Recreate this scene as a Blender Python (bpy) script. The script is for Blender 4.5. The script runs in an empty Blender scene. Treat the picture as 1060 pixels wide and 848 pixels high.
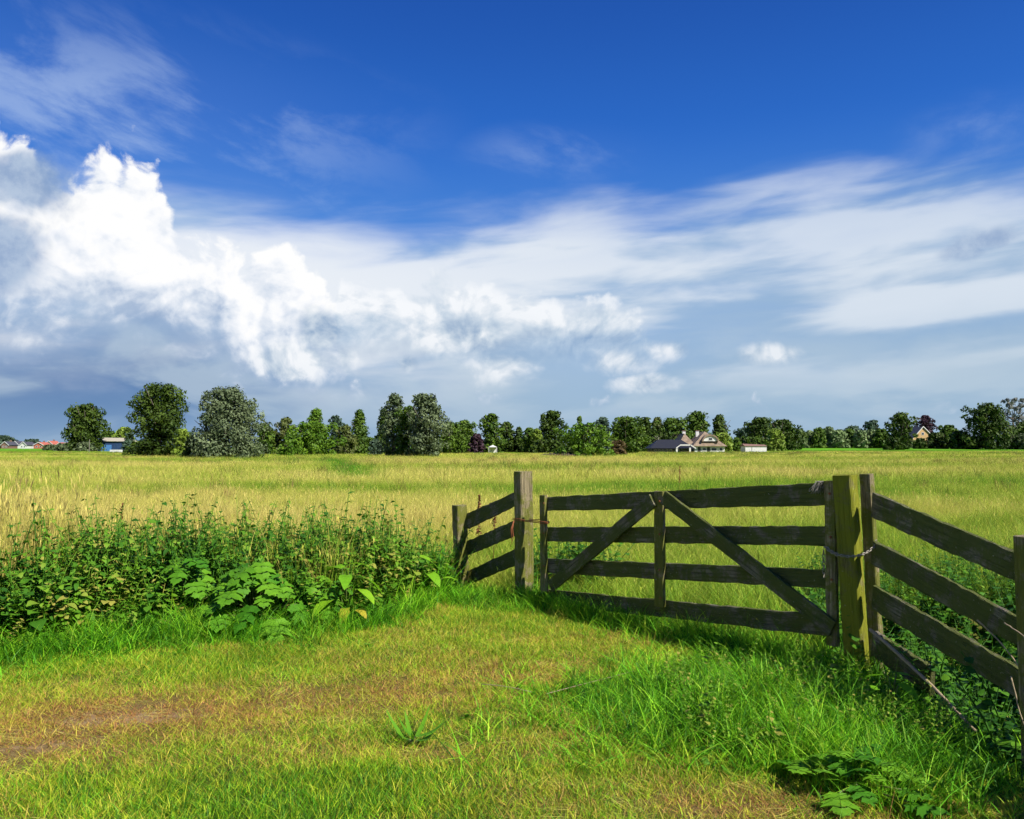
import bpy, math, random
import numpy as np
from mathutils import Vector, Matrix

random.seed(7)
RNG = np.random.default_rng(11)
PI = math.pi
scene = bpy.context.scene
COL = scene.collection

# ------------------------------------------------------------------ camera numbers
EYE, F, HOR = 1.7, 848.0, 462.5
PITCH = math.atan((HOR - 424.0) / F)
CP, SP = math.cos(PITCH), math.sin(PITCH)

def at(px, py, D):
    """world point seen at photo pixel (px, py) at depth D"""
    u, v = (px - 530.0) / F, (424.0 - py) / F
    fy = CP - v * SP
    k = D / fy
    return Vector((u * k, D, EYE + (SP + v * CP) * k))

def sstep(a, b, x):
    t = np.clip((x - a) / (b - a), 0, 1)
    return t * t * (3 - 2 * t)

# value noise for layout ---------------------------------------------------------
_T = np.random.default_rng(5).random((256, 256))
def vnoise(x, y):
    x = np.asarray(x, float); y = np.asarray(y, float)
    xi = np.floor(x).astype(int); yi = np.floor(y).astype(int)
    fx = x - xi; fy = y - yi
    fx = fx * fx * (3 - 2 * fx); fy = fy * fy * (3 - 2 * fy)
    g = lambda i, j: _T[i & 255, j & 255]
    return (g(xi, yi) * (1 - fx) + g(xi + 1, yi) * fx) * (1 - fy) + (g(xi, yi + 1) * (1 - fx) + g(xi + 1, yi + 1) * fx) * fy
def fbm(x, y, o=4):
    s = 0; a = 0.5; t = 0
    for i in range(o):
        s = s + a * vnoise(x * 2 ** i + 17 * i, y * 2 ** i + 31 * i); t += a; a *= 0.5
    return s / t

def G(x, y):
    """height of the land"""
    x = np.asarray(x, float); y = np.asarray(y, float)
    z = 0.04 * (fbm(x * 0.5, y * 0.5) - 0.5) * sstep(3000, 30, y)
    # ditch past the right wing of the fence
    z = z - 0.62 * sstep(2.6, 3.3, x) * (1 - sstep(4.6, 5.6, x)) * (1 - sstep(7.3, 8.6, y))
    # ditch bank past the left wing
    z = z - 0.22 * (1 - sstep(-1.1, 0.1, x)) * sstep(8.8, 10.0, y) * (1 - sstep(12, 13.5, y)) * sstep(-8, -6, x)
    # verge next to the left hedge, a low swell
    z = z + 0.06 * sstep(5.5, 7.5, y) * (1 - sstep(9.5, 12, y)) * (1 - sstep(-2, 0, x))
    # the land rises a little far out
    az = x / np.maximum(np.abs(y), 1.0)
    z = z + (0.55 + 1.5 * sstep(0.2, 0.36, az)) * sstep(230, 400, y)
    return z

def gz(x, y): return float(G(x, y))

# ------------------------------------------------------------------ node helpers
def new_mat(name):
    m = bpy.data.materials.new(name); m.use_nodes = True
    nt = m.node_tree; nt.nodes.clear()
    out = nt.nodes.new('ShaderNodeOutputMaterial')
    return m, nt, out

class N:
    """tiny node wiring helper"""
    def __init__(s, nt): s.nt = nt
    def node(s, t, **kw):
        n = s.nt.nodes.new(t)
        for k, v in kw.items(): setattr(n, k, v)
        return n
    def put(s, sock, v):
        if isinstance(v, bpy.types.NodeSocket): s.nt.links.new(v, sock)
        elif v is not None: sock.default_value = v
    def math(s, op, a, b=None, c=None, clamp=False):
        n = s.node('ShaderNodeMath', operation=op, use_clamp=clamp)
        s.put(n.inputs[0], a)
        if b is not None: s.put(n.inputs[1], b)
        if c is not None: s.put(n.inputs[2], c)
        return n.outputs[0]
    def vmath(s, op, a, b=None):
        n = s.node('ShaderNodeVectorMath', operation=op)
        s.put(n.inputs[0], a)
        if b is not None: s.put(n.inputs[1], b)
        return n.outputs['Value'] if op in ('LENGTH', 'DOT_PRODUCT', 'DISTANCE') else n.outputs[0]
    def mix(s, f, a, b, mode='MIX'):
        n = s.node('ShaderNodeMix', data_type='RGBA', blend_type=mode)
        s.put(n.inputs[0], f); s.put(n.inputs[6], a); s.put(n.inputs[7], b)
        return n.outputs[2]
    def smooth(s, x, a, b, lo=0.0, hi=1.0):
        n = s.node('ShaderNodeMapRange', interpolation_type='SMOOTHSTEP')
        s.put(n.inputs[0], x); s.put(n.inputs[1], a); s.put(n.inputs[2], b); s.put(n.inputs[3], lo); s.put(n.inputs[4], hi)
        return n.outputs[0]
    def ramp(s, x, stops):
        n = s.node('ShaderNodeValToRGB')
        e = n.color_ramp.elements
        while len(e) < len(stops): e.new(0.5)
        for i, (p, c) in enumerate(stops):
            e[i].position = p; e[i].color = (*c, 1) if len(c) == 3 else c
        s.put(n.inputs[0], x)
        return n.outputs[0]
    def noise(s, vec, scale, detail=3, rough=0.5, dist=0.0):
        n = s.node('ShaderNodeTexNoise', noise_dimensions='2D' if getattr(s, 'flat', False) else '3D')
        s.put(n.inputs['Vector'], vec); n.inputs['Scale'].default_value = scale
        n.inputs['Detail'].default_value = detail; n.inputs['Roughness'].default_value = rough
        n.inputs['Distortion'].default_value = dist
        return n.outputs[0], n.outputs[1]
    def xyz(s, x, y, z):
        n = s.node('ShaderNodeCombineXYZ')
        s.put(n.inputs[0], x); s.put(n.inputs[1], y); s.put(n.inputs[2], z)
        return n.outputs[0]
    def scalev(s, v, k):
        n = s.node('ShaderNodeVectorMath', operation='MULTIPLY'); s.put(n.inputs[0], v); n.inputs[1].default_value = k
        return n.outputs[0]

def attr(h, name, typ='GEOMETRY'):
    n = h.node('ShaderNodeAttribute', attribute_name=name, attribute_type=typ)
    return n

def foliage_surface(h, out, col, trans=0.35, rough=0.6, spec=0.25, tcol=None):
    """diffuse + a little gloss + light passing through the leaf"""
    p = h.node('ShaderNodeBsdfPrincipled')
    h.put(p.inputs['Base Color'], col); p.inputs['Roughness'].default_value = rough
    p.inputs['Specular IOR Level'].default_value = spec
    t = h.node('ShaderNodeBsdfTranslucent'); h.put(t.inputs['Color'], tcol if tcol is not None else col)
    m = h.node('ShaderNodeMixShader'); m.inputs[0].default_value = trans
    h.nt.links.new(p.outputs[0], m.inputs[1]); h.nt.links.new(t.outputs[0], m.inputs[2])
    h.nt.links.new(m.outputs[0], out.inputs[0])

# ------------------------------------------------------------------ object helpers
def tag(o, label=None, cat=None, group=None, kind=None):
    if label: o['label'] = label
    if cat: o['category'] = cat
    if group: o['group'] = group
    if kind: o['kind'] = kind
    return o

def mesh_np(name, V, faces, mat=None, smooth=True, attrs=None):
    """faces: list of index arrays (n,k) - each of one size"""
    me = bpy.data.meshes.new(name)
    V = np.asarray(V, np.float32)
    me.vertices.add(len(V)); me.vertices.foreach_set('co', V.ravel())
    loops = np.concatenate([np.asarray(f, np.int32).ravel() for f in faces])
    tot = np.concatenate([np.full(len(f), np.asarray(f).shape[1], np.int32) for f in faces])
    start = np.concatenate([[0], np.cumsum(tot)[:-1]]).astype(np.int32)
    me.loops.add(len(loops)); me.loops.foreach_set('vertex_index', loops)
    me.polygons.add(len(tot)); me.polygons.foreach_set('loop_start', start)
    try: me.polygons.foreach_set('loop_total', tot)
    except Exception: pass
    me.update(calc_edges=True)
    me.polygons.foreach_set('use_smooth', np.full(len(tot), smooth))
    for k, a in (attrs or {}).items():
        at_ = me.attributes.new(k, 'FLOAT', 'POINT'); at_.data.foreach_set('value', np.asarray(a, np.float32))
    if mat: me.materials.append(mat)
    me.update()
    return me

def link(name, me, parent=None, loc=None):
    o = bpy.data.objects.new(name, me); COL.objects.link(o)
    if parent is not None: o.parent = parent
    if loc is not None: o.location = loc
    return o

def empty(name, loc, rz=0):
    o = bpy.data.objects.new(name, None); COL.objects.link(o)
    o.location = loc; o.rotation_euler = (0, 0, rz); o.empty_display_size = 0.3
    return o

class MB:
    """collects simple solids and links them as one mesh object"""
    def __init__(s): s.v = []; s.f = []
    def add(s, V, Fs):
        b = len(s.v); s.v += [tuple(p) for p in V]; s.f += [tuple(b + i for i in f) for f in Fs]; return s
    def box(s, x0, x1, y0, y1, z0, z1):
        V = [(x0,y0,z0),(x1,y0,z0),(x1,y1,z0),(x0,y1,z0),(x0,y0,z1),(x1,y0,z1),(x1,y1,z1),(x0,y1,z1)]
        return s.add(V, [(0,3,2,1),(4,5,6,7),(0,1,5,4),(1,2,6,5),(2,3,7,6),(3,0,4,7)])
    def prism(s, pts, y0, y1):
        """polygon in XZ pulled from y0 to y1"""
        n = len(pts)
        V = [(x, y0, z) for x, z in pts] + [(x, y1, z) for x, z in pts]
        Fs = [tuple(range(n)), tuple(range(2*n-1, n-1, -1))] + [(i, i+n, (i+1)%n+n, (i+1)%n) for i in range(n)]
        return s.add(V, Fs)
    def slab(s, quad, t):
        """thick sheet from 3 or 4 corners, thickened along its normal by t"""
        q = [Vector(p) for p in quad]; nrm = (q[1]-q[0]).cross(q[2]-q[0]).normalized() * t
        n = len(q); V = q + [p + nrm for p in q]
        return s.add(V, [tuple(range(n-1,-1,-1)), tuple(range(n, 2*n))] + [(i, (i+1)%n, (i+1)%n+n, i+n) for i in range(n)])
    def tube(s, pts, radii, sides=8):
        pts = [Vector(p) for p in pts]; n = len(pts)
        if not hasattr(radii, '__len__'): radii = [radii]*n
        V = []; Fs = []; up = Vector((0.13,0.21,1))
        for i, p in enumerate(pts):
            d = (pts[min(i+1,n-1)] - pts[max(i-1,0)])
            d = d.normalized() if d.length > 1e-9 else Vector((0,0,1))
            a = d.cross(up) if abs(d.dot(up.normalized())) < 0.97 else d.cross(Vector((1,0,0)))
            a.normalize(); b = d.cross(a).normalized()
            for k in range(sides):
                t = 2*PI*k/sides; V.append(p + (a*math.cos(t) + b*math.sin(t))*radii[i])
        for i in range(n-1):
            for k in range(sides):
                Fs.append((i*sides+k, i*sides+(k+1)%sides, (i+1)*sides+(k+1)%sides, (i+1)*sides+k))
        Fs.append(tuple(range(sides-1,-1,-1))); Fs.append(tuple((n-1)*sides+k for k in range(sides)))
        return s.add(V, Fs)
    def build(s, name, mat, parent=None, smooth=False):
        me = bpy.data.meshes.new(name); me.from_pydata([tuple(v) for v in s.v], [], s.f)
        me.validate(); me.materials.append(mat); me.update()
        if smooth: me.polygons.foreach_set('use_smooth', np.full(len(me.polygons), True))
        return link(name, me, parent)

# ------------------------------------------------------------------ light and sky
SUN_EL, SUN_AZ = math.radians(43), math.atan2(0.75, -0.66)     # azimuth from +Y towards +X
sun_dir = Vector((math.sin(SUN_AZ)*math.cos(SUN_EL), math.cos(SUN_AZ)*math.cos(SUN_EL), math.sin(SUN_EL)))
EXPO = 0.75
sd = bpy.data.lights.new('sun', 'SUN'); sd.energy = 5.0; sd.angle = math.radians(0.5); sd.color = (1.0, 0.955, 0.87)
so = bpy.data.objects.new('sun', sd); COL.objects.link(so); so.location = (20, -20, 40)
so.rotation_euler = sun_dir.to_track_quat('Z', 'Y').to_euler()

def px_azel(px, py):
    d = (at(px, py, 100.0) - Vector((0, 0, EYE))).normalized()
    return math.atan2(d.x, d.y), math.asin(d.z)

def srgb(r, g, b):
    f = lambda c: (c/255/12.92) if c/255 <= 0.04045 else ((c/255+0.055)/1.055)**2.4
    return (f(r), f(g), f(b))

W_STR = 0.1
KS = 1.0 / (W_STR * 2 ** EXPO)
def sky_col(r, g, b):
    c = srgb(r, g, b); return (c[0]*KS, c[1]*KS, c[2]*KS, 1)

def build_world():
    w = bpy.data.worlds.new('World'); scene.world = w; w.use_nodes = True
    nt = w.node_tree; nt.nodes.clear(); h = N(nt); h.flat = True
    w.cycles.sampling_method = 'NONE'
    out = h.node('ShaderNodeOutputWorld'); bg = h.node('ShaderNodeBackground'); bg.inputs[1].default_value = W_STR
    nt.links.new(bg.outputs[0], out.inputs[0])
    tc = h.node('ShaderNodeTexCoord').outputs['Generated']
    d = h.vmath('NORMALIZE', tc)
    sep = h.node('ShaderNodeSeparateXYZ'); nt.links.new(d, sep.inputs[0])
    az = h.math('ARCTAN2', sep.outputs[0], sep.outputs[1])
    el = h.math('ARCSINE', sep.outputs[2])
    sky = h.node('ShaderNodeTexSky', sky_type='NISHITA'); sky.sun_disc = False
    sky.sun_elevation = SUN_EL; sky.sun_rotation = SUN_AZ
    sky.air_density = 1.0; sky.dust_density = 0.3; sky.ozone_density = 4.0; sky.altitude = 0
    # deep clear air high up, paler and greyer towards the horizon
    clear = h.mix(1.0, sky.outputs[0], (0.45, 0.98, 1.55, 1), 'MULTIPLY')
    p = h.xyz(az, el, 0.0)
    E = lambda y: px_azel(530, y)[1]
    def curve(x, pts, lo=0.0, hi=0.75, xlo=-0.7, xhi=0.7):
        """value as a function of azimuth: pts (photo px x, photo px y)"""
        n = h.node('ShaderNodeFloatCurve'); c = n.mapping.curves[0]
        xs = [((px_azel(a, b)[0]-xlo)/(xhi-xlo), (px_azel(a, b)[1]-lo)/(hi-lo)) for a, b in pts]
        while len(c.points) < len(xs): c.points.new(0.5, 0.5)
        for i, (a, b) in enumerate(sorted(xs)): c.points[i].location = (a, b); c.points[i].handle_type = 'AUTO_CLAMPED'
        n.mapping.update()
        t = h.math('DIVIDE', h.math('SUBTRACT', x, xlo), xhi-xlo, clamp=True)
        nt.links.new(t, n.inputs[1])
        return h.math('MULTIPLY_ADD', n.outputs[0], hi-lo, lo)
    # ---- clear sky gradient towards the horizon
    azl = h.smooth(az, -0.45, 0.5)
    top = h.mix(h.smooth(el, E(200), E(-40)), sky_col(36, 98, 192), sky_col(20, 70, 160))
    top = h.mix(h.smooth(el, E(330), E(120), 1.0, 0.0), top, sky_col(88, 140, 208))
    clear = h.mix(0.86, clear, top)
    col = clear
    # ---- streaked sheet of high cloud
    tilt = h.math('MULTIPLY_ADD', az, -0.07, el)
    sv = h.xyz(h.math('MULTIPLY', az, 1.6), h.math('MULTIPLY', tilt, 9.0), 3.3)
    s1, _ = h.noise(sv, 1.5, 4, 0.48, 0.3)
    sv2 = h.xyz(h.math('MULTIPLY', az, 3.2), h.math('MULTIPLY', tilt, 15.0), 8.1)
    s2, _ = h.noise(sv2, 1.8, 5, 0.5, 0.2)
    sheet_top = curve(az, [(-60,185),(60,190),(180,200),(300,226),(420,240),(520,228),(600,212),(680,222),(760,196),(860,182),(960,180),(1060,186),(1130,190)])
    s_edge = h.math('ADD', sheet_top, h.math('MULTIPLY', h.math('SUBTRACT', s2, 0.5), 0.07))
    m_sheet = h.smooth(h.math('SUBTRACT', s_edge, el), -0.034, 0.046)
    dens = h.math('MULTIPLY', m_sheet, h.smooth(h.math('ADD', h.math('MULTIPLY', s1, 0.75), h.math('MULTIPLY', s2, 0.25)), 0.20, 0.46, 0.80, 1.0))
    # the sheet is thicker low down and to the left
    lowb = h.smooth(el, E(300), E(205), 1.0, 0.78)
    dens = h.math('MULTIPLY', dens, lowb, clamp=True)
    white = h.mix(azl, sky_col(236, 241, 248), sky_col(214, 225, 238))
    greyb = h.mix(azl, sky_col(176, 200, 228), sky_col(152, 182, 214))
    shade, _ = h.noise(h.xyz(h.math('MULTIPLY', az, 1.4), h.math('MULTIPLY', tilt, 8.0), 21.7), 1.9, 4, 0.45, 0.3)
    def belt(px, py, rx, ry):
        a, e = px_azel(px, py)
        v = h.scalev(h.vmath('SUBTRACT', h.xyz(az, tilt, 0.0), (a, e-0.07*a, 0)), (F/rx, F/ry, 0)); return h.smooth(h.vmath('LENGTH', v), 1.15, 0.1)
    bl = h.math('MAXIMUM', belt(300, 262, 320, 70), belt(560, 262, 260, 50)); bl = h.math('MAXIMUM', bl, h.math('MULTIPLY', belt(860, 245, 400, 62), 0.9)); bl = h.math('MAXIMUM', bl, h.math('MULTIPLY', belt(660, 318, 300, 34), 0.8)); bl = h.math('MAXIMUM', bl, h.math('MULTIPLY', belt(960, 318, 220, 26), 0.6))
    shade = h.math('MULTIPLY_ADD', bl, 0.19, h.math('MULTIPLY_ADD', h.math('MULTIPLY_ADD', s2, 0.6, h.math('MULTIPLY', shade, 0.9)), 0.95, -0.24))
    dens = h.math('MAXIMUM', dens, h.math('MULTIPLY', h.math('MULTIPLY', bl, m_sheet), 0.97))
    shcol = h.mix(h.smooth(shade, 0.34, 0.62), greyb, white)
    col = h.mix(dens, col, shcol)
    # ---- faint wisps high on the left and a few elsewhere
    wv = h.xyz(h.math('MULTIPLY', az, 2.0), h.math('MULTIPLY', h.math('MULTIPLY_ADD', az, 0.22, el), 5.0), 1.7)
    wn, _ = h.noise(wv, 2.4, 8, 0.60, 0.25)
    def blob(px, py, rx, ry, soft=1.0):
        a, e = px_azel(px, py)
        v = h.vmath('SUBTRACT', p, (a, e, 0)); v = h.scalev(v, (F/rx, F/ry, 0))
        return h.smooth(h.vmath('LENGTH', v), 1.0*soft+0.2, 0.0)
    wm = h.math('MAXIMUM', blob(90, 110, 330, 95), h.math('MULTIPLY', blob(575, 160, 110, 32), 0.55))
    wm = h.math('MAXIMUM', wm, h.math('MULTIPLY', blob(1015, 130, 70, 30), 0.5))
    wm = h.math('MAXIMUM', wm, h.math('MULTIPLY', blob(230, 195, 160, 40), 0.9))
    wd = h.math('MULTIPLY', wm, h.smooth(wn, 0.42, 0.68, 0.05, 0.52))
    col = h.mix(wd, col, sky_col(186, 208, 240))
    # ---- blue grey murk over the horizon (distant rain cloud)
    gn, _ = h.noise(h.xyz(h.math('MULTIPLY', az, 3.0), h.math('MULTIPLY', el, 9.0), 5.0), 1.6, 5, 0.55, 0.3)
    murk_top = curve(az, [(-60,338),(60,335),(160,332),(250,356),(330,385),(420,385),(520,375),(640,385),(760,372),(900,375),(1000,360),(1130,358)])
    mm = h.smooth(h.math('SUBTRACT', h.math('MULTIPLY_ADD', h.math('SUBTRACT', gn, 0.5), 0.10, murk_top), el), -0.075, 0.085)
    murk = h.mix(h.smooth(az, -0.5, 0.1), sky_col(94, 130, 178), sky_col(158, 186, 210))
    murk = h.mix(h.smooth(gn, 0.40, 0.64, 0.0, 0.6), murk, sky_col(192, 209, 223))
    murk = h.mix(h.smooth(el, E(400), E(462), 0.0, 0.55), murk, sky_col(150, 180, 208))
    # ---- heaped clouds
    ng = bpy.data.node_groups.new('puff_field', 'ShaderNodeTree')
    ng.interface.new_socket('V', in_out='INPUT', socket_type='NodeSocketVector')
    ng.interface.new_socket('F', in_out='OUTPUT', socket_type='NodeSocketFloat')
    g = N(ng); g.flat = True; gi = g.node('NodeGroupInput'); go = g.node('NodeGroupOutput')
    _, nc = g.noise(gi.outputs[0], 7.0, 3, 0.55)
    wv_ = g.node('ShaderNodeVectorMath', operation='MULTIPLY_ADD'); ng.links.new(nc, wv_.inputs[0]); wv_.inputs[1].default_value = (0.07, 0.06, 0.0); ng.links.new(gi.outputs[0], wv_.inputs[2])
    def voro(scale, det, rough):
        v = g.node('ShaderNodeTexVoronoi', feature='F1', voronoi_dimensions='2D')
        ng.links.new(wv_.outputs[0], v.inputs['Vector']); v.inputs['Scale'].default_value = scale
        v.inputs['Detail'].default_value = det; v.inputs['Roughness'].default_value = rough; v.normalize = True
        return v.outputs['Distance']
    va = voro(11.0, 3.0, 0.55)
    fine, _ = g.noise(wv_.outputs[0], 60.0, 4, 0.6)
    f1 = g.math('MULTIPLY_ADD', va, -1.0, 1.0)
    f2 = g.math('MULTIPLY_ADD', fine, 0.22, f1)
    ng.links.new(f2, go.inputs[0])
    def puff(off):
        n = h.node('ShaderNodeGroup'); n.node_tree = ng
        v = h.vmath('ADD', p, off); v = h.scalev(v, (1.0, 1.15, 0.0)); nt.links.new(v, n.inputs[0])
        return n.outputs[0]
    f0 = puff((0, 0, 0)); fl = puff((0.010, 0.016, 0))
    relief = h.math('SUBTRACT', f0, fl)
    fine_e, _ = h.noise(p, 30.0, 6, 0.62)
    edge = h.math('ADD', h.math('MULTIPLY', h.math('SUBTRACT', f0, 0.79), 0.16), h.math('MULTIPLY', h.math('SUBTRACT', fine_e, 0.5), 0.022))
    big_top = curve(az, [(-80,110),(-20,122),(12,128),(30,150),(38,178),(60,196),(85,182),(112,166),(140,158),(162,160),(172,190),(182,226),(198,252),(232,266),(268,270),(300,268),(322,280),(338,310),(350,345),(358,400),(380,420),(1130,440)])
    big_bot = curve(az, [(-80,345),(60,352),(160,356),(220,368),(262,398),(300,400),(345,395),(1130,395)])
    m_big = h.smooth(h.math('SUBTRACT', h.math('ADD', big_top, edge), el), -0.006, 0.016)
    m_bot = h.smooth(h.math('SUBTRACT', el, h.math('SUBTRACT', big_bot, h.math('MULTIPLY', edge, 1.0))), -0.015, 0.055)
    m_big = h.math('MULTIPLY', m_big, m_bot)
    second_top = curve(az, [(-80,440),(330,440),(352,300),(380,296),(440,290),(500,300),(560,312),(600,318),(640,322),(668,328),(684,345),(700,440),(1130,450)])
    m_sec = h.smooth(h.math('SUBTRACT', h.math('MULTIPLY_ADD', edge, 0.8, second_top), el), -0.006, 0.022)
    m_sec = h.math('MULTIPLY', m_sec, h.smooth(el, E(392), E(335)))
    m_sec = h.math('MULTIPLY', m_sec, 0.8)
    # light on the heaps: relief towards the sun, greyer down low
    vert = h.smooth(h.math('SUBTRACT', el, big_bot), 0.0, 0.10)
    lum = h.math('ADD', h.math('MULTIPLY', vert, 0.62), h.math('MULTIPLY', relief, 1.7))
    lum = h.math('ADD', lum, h.math('MULTIPLY', h.math('SUBTRACT', fine_e, 0.5), 0.14))
    lum = h.math('ADD', lum, 0.34)
    ccol = h.ramp(lum, [(0.0, srgb(118, 148, 190)), (0.35, srgb(170, 189, 216)), (0.62, srgb(218, 227, 240)), (0.88, srgb(248, 250, 254)), (1.0, srgb(255, 255, 255))])
    ccol = h.mix(1.0, ccol, (KS, KS, KS, 1), 'MULTIPLY')
    scol = h.ramp(h.math('ADD', h.math('MULTIPLY', h.smooth(el, E(385), E(315)), 0.5), h.math('MULTIPLY_ADD', relief, 2.6, 0.3)),
                  [(0.0, srgb(136, 164, 198)), (0.5, srgb(196, 212, 228)), (0.9, srgb(240, 244, 249)), (1.0, srgb(250, 252, 255))])
    scol = h.mix(1.0, scol, (KS, KS, KS, 1), 'MULTIPLY')
    col = h.mix(m_sec, col, scol)
    col = h.mix(mm, col, murk)
    # the small separate puffs
    def puffs(lst, colr, prev, sharp=1.0, op=1.0):
        tot = None
        for px, py, rx, ry in lst:
            a, e = px_azel(px, py)
            v = h.scalev(h.vmath('SUBTRACT', p, (a, e, 0)), (F/rx, F/ry, 0))
            b = h.math('SUBTRACT', 1.0, h.vmath('LENGTH', v))
            tot = b if tot is None else h.math('MAXIMUM', tot, b)
        tot = h.math('MULTIPLY_ADD', edge, 9.0, tot)
        m = h.math('MULTIPLY', h.smooth(tot, -0.05, 0.45*sharp), op)
        return h.mix(m, prev, colr)
    low = h.ramp(h.math('MULTIPLY_ADD', relief, 3.2, 0.52), [(0.0, srgb(150, 175, 204)), (0.5, srgb(204, 217, 230)), (0.95, srgb(245, 248, 252))])
    low = h.mix(1.0, low, (KS, KS, KS, 1), 'MULTIPLY')
    col = puffs([(422, 377, 14, 11), (520, 380, 48, 20), (688, 362, 36, 16), (645, 374, 42, 20), (480, 350, 60, 24), (665, 396, 40, 12)], low, col, 1.8, 0.85)
    col = puffs([(800, 367, 38, 13), (350, 372, 30, 18)], low, col, 1.8, 0.8)
    col = h.mix(m_big, col, ccol)
    col = puffs([(305, 372, 46, 22), (330, 345, 26, 26)], low, col, 1.0, 0.9)
    gcol = h.mix(h.smooth(fine_e, 0.3, 0.7), sky_col(138, 164, 202), sky_col(176, 195, 220))
    col = puffs([(24, 188, 46, 30), (-8, 262, 44, 44)], gcol, col, 1.2, 0.95)
    col = puffs([(1022, 248, 34, 13), (998, 260, 26, 10)], gcol, col, 1.5, 0.75)
    nt.links.new(col, bg.inputs[0])
build_world()

# ------------------------------------------------------------------ materials
def blade_mat(name, stops, patch=0.35, trans=0.35, tipdry=0.0, big=0.12, spec=0.2):
    m, nt, out = new_mat(name); h = N(nt)
    rnd = attr(h, 'rnd').outputs['Fac']; dry = attr(h, 'dry', 'INSTANCER').outputs['Fac']; tt = attr(h, 'tt').outputs['Fac']
    geo = h.node('ShaderNodeNewGeometry').outputs['Position']
    n1, _ = h.noise(geo, big, 3, 0.6)
    v = h.math('ADD', dry, h.math('MULTIPLY', h.math('SUBTRACT', rnd, 0.5), patch))
    v = h.math('ADD', v, h.math('MULTIPLY', h.math('SUBTRACT', n1, 0.5), 0.35))
    if tipdry: v = h.math('ADD', v, h.math('MULTIPLY', tt, tipdry))
    c = h.ramp(v, stops)
    lite = h.math('MULTIPLY_ADD', h.math('FRACT', h.math('MULTIPLY', rnd, 7.31)), 0.95, 0.50)      # every blade its own strength of colour
    n2, _ = h.noise(geo, 2.2, 3, 0.6)
    lite = h.math('MULTIPLY', lite, h.math('MULTIPLY_ADD', n2, 1.1, 0.48))
    c = h.mix(1.0, c, h.xyz(lite, lite, lite), 'MULTIPLY')
    foliage_surface(h, out, c, trans, 0.55, spec)
    return m

M = {}
GREEN_RAMP = [(0.0, (0.06, 0.21, 0.008)), (0.22, (0.14, 0.34, 0.010)), (0.45, (0.31, 0.43, 0.015)), (0.66, (0.47, 0.44, 0.04)), (0.82, (0.46, 0.29, 0.07)), (1.0, (0.32, 0.15, 0.05))]
M['lawn'] = blade_mat('lawn_blades', GREEN_RAMP, 0.75, 0.28)
M['meadow'] = blade_mat('meadow_blades', [(0.0, (0.06, 0.24, 0.010)), (0.25, (0.17, 0.31, 0.015)), (0.45, (0.33, 0.42, 0.035)), (0.65, (0.50, 0.48, 0.085)), (0.85, (0.62, 0.54, 0.15)), (1.0, (0.55, 0.46, 0.13))], 0.45, 0.35, 0.10)
M['lush'] = blade_mat('lush_blades', [(0.0, (0.04, 0.16, 0.006)), (0.3, (0.14, 0.42, 0.012)), (0.6, (0.28, 0.54, 0.018)), (1.0, (0.46, 0.50, 0.05))], 0.8, 0.4)

M['rush'] = blade_mat('rush_blades', [(0.0, (0.035, 0.11, 0.008)), (0.4, (0.09, 0.17, 0.012)), (0.7, (0.20, 0.20, 0.03)), (1.0, (0.26, 0.15, 0.06))], 0.5, 0.25)

def leaf_mat(name, c0, c1, trans=0.35, rough=0.45, spec=0.35, veins=False):
    m, nt, out = new_mat(name); h = N(nt)
    rnd = attr(h, 'rnd').outputs['Fac']
    c = h.mix(rnd, (*c0, 1), (*c1, 1))
    geo = h.node('ShaderNodeNewGeometry').outputs['Position']
    n1, _ = h.noise(geo, 14.0 if veins else 0.6, 3, 0.6)
    c = h.mix(h.smooth(n1, 0.35, 0.7, 0.0, 0.35), c, (c0[0]*0.55, c0[1]*0.55, c0[2]*0.5, 1))
    foliage_surface(h, out, c, trans, rough, spec)
    return m
def weed_mat():
    m, nt, out = new_mat('nettle_leaf'); h = N(nt)
    rnd = attr(h, 'rnd').outputs['Fac']; dry = attr(h, 'dry', 'INSTANCER').outputs['Fac']
    v = h.math('ADD', h.math('MULTIPLY', rnd, 0.55), dry)
    c = h.ramp(v, [(0.0, (0.022, 0.085, 0.007)), (0.35, (0.055, 0.17, 0.010)), (0.65, (0.13, 0.28, 0.014)), (1.0, (0.34, 0.30, 0.06))])
    foliage_surface(h, out, c, 0.3, 0.6, 0.2); return m
M['nettle'] = weed_mat()
M['lawnweed'] = leaf_mat('lawn_weed_leaf', (0.07, 0.22, 0.01), (0.14, 0.34, 0.015), 0.35, 0.6, 0.2)
M['hogweed'] = leaf_mat('hogweed_leaf', (0.045, 0.18, 0.008), (0.15, 0.34, 0.014), 0.3, 0.6, 0.2, True)
M['dock'] = leaf_mat('dock_leaf', (0.16, 0.42, 0.015), (0.28, 0.52, 0.02), 0.45, 0.6, 0.2, True)
M['dead_leaf'] = leaf_mat('yellowing_leaf', (0.30, 0.34, 0.02), (0.48, 0.38, 0.035), 0.35, 0.6, 0.2, True)
M['stem'] = leaf_mat('plant_stem', (0.10, 0.14, 0.03), (0.20, 0.20, 0.06), 0.1)
M['seedstem'] = leaf_mat('brown_seed_stem', (0.16, 0.07, 0.03), (0.30, 0.14, 0.06), 0.15, 0.7, 0.1)

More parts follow.
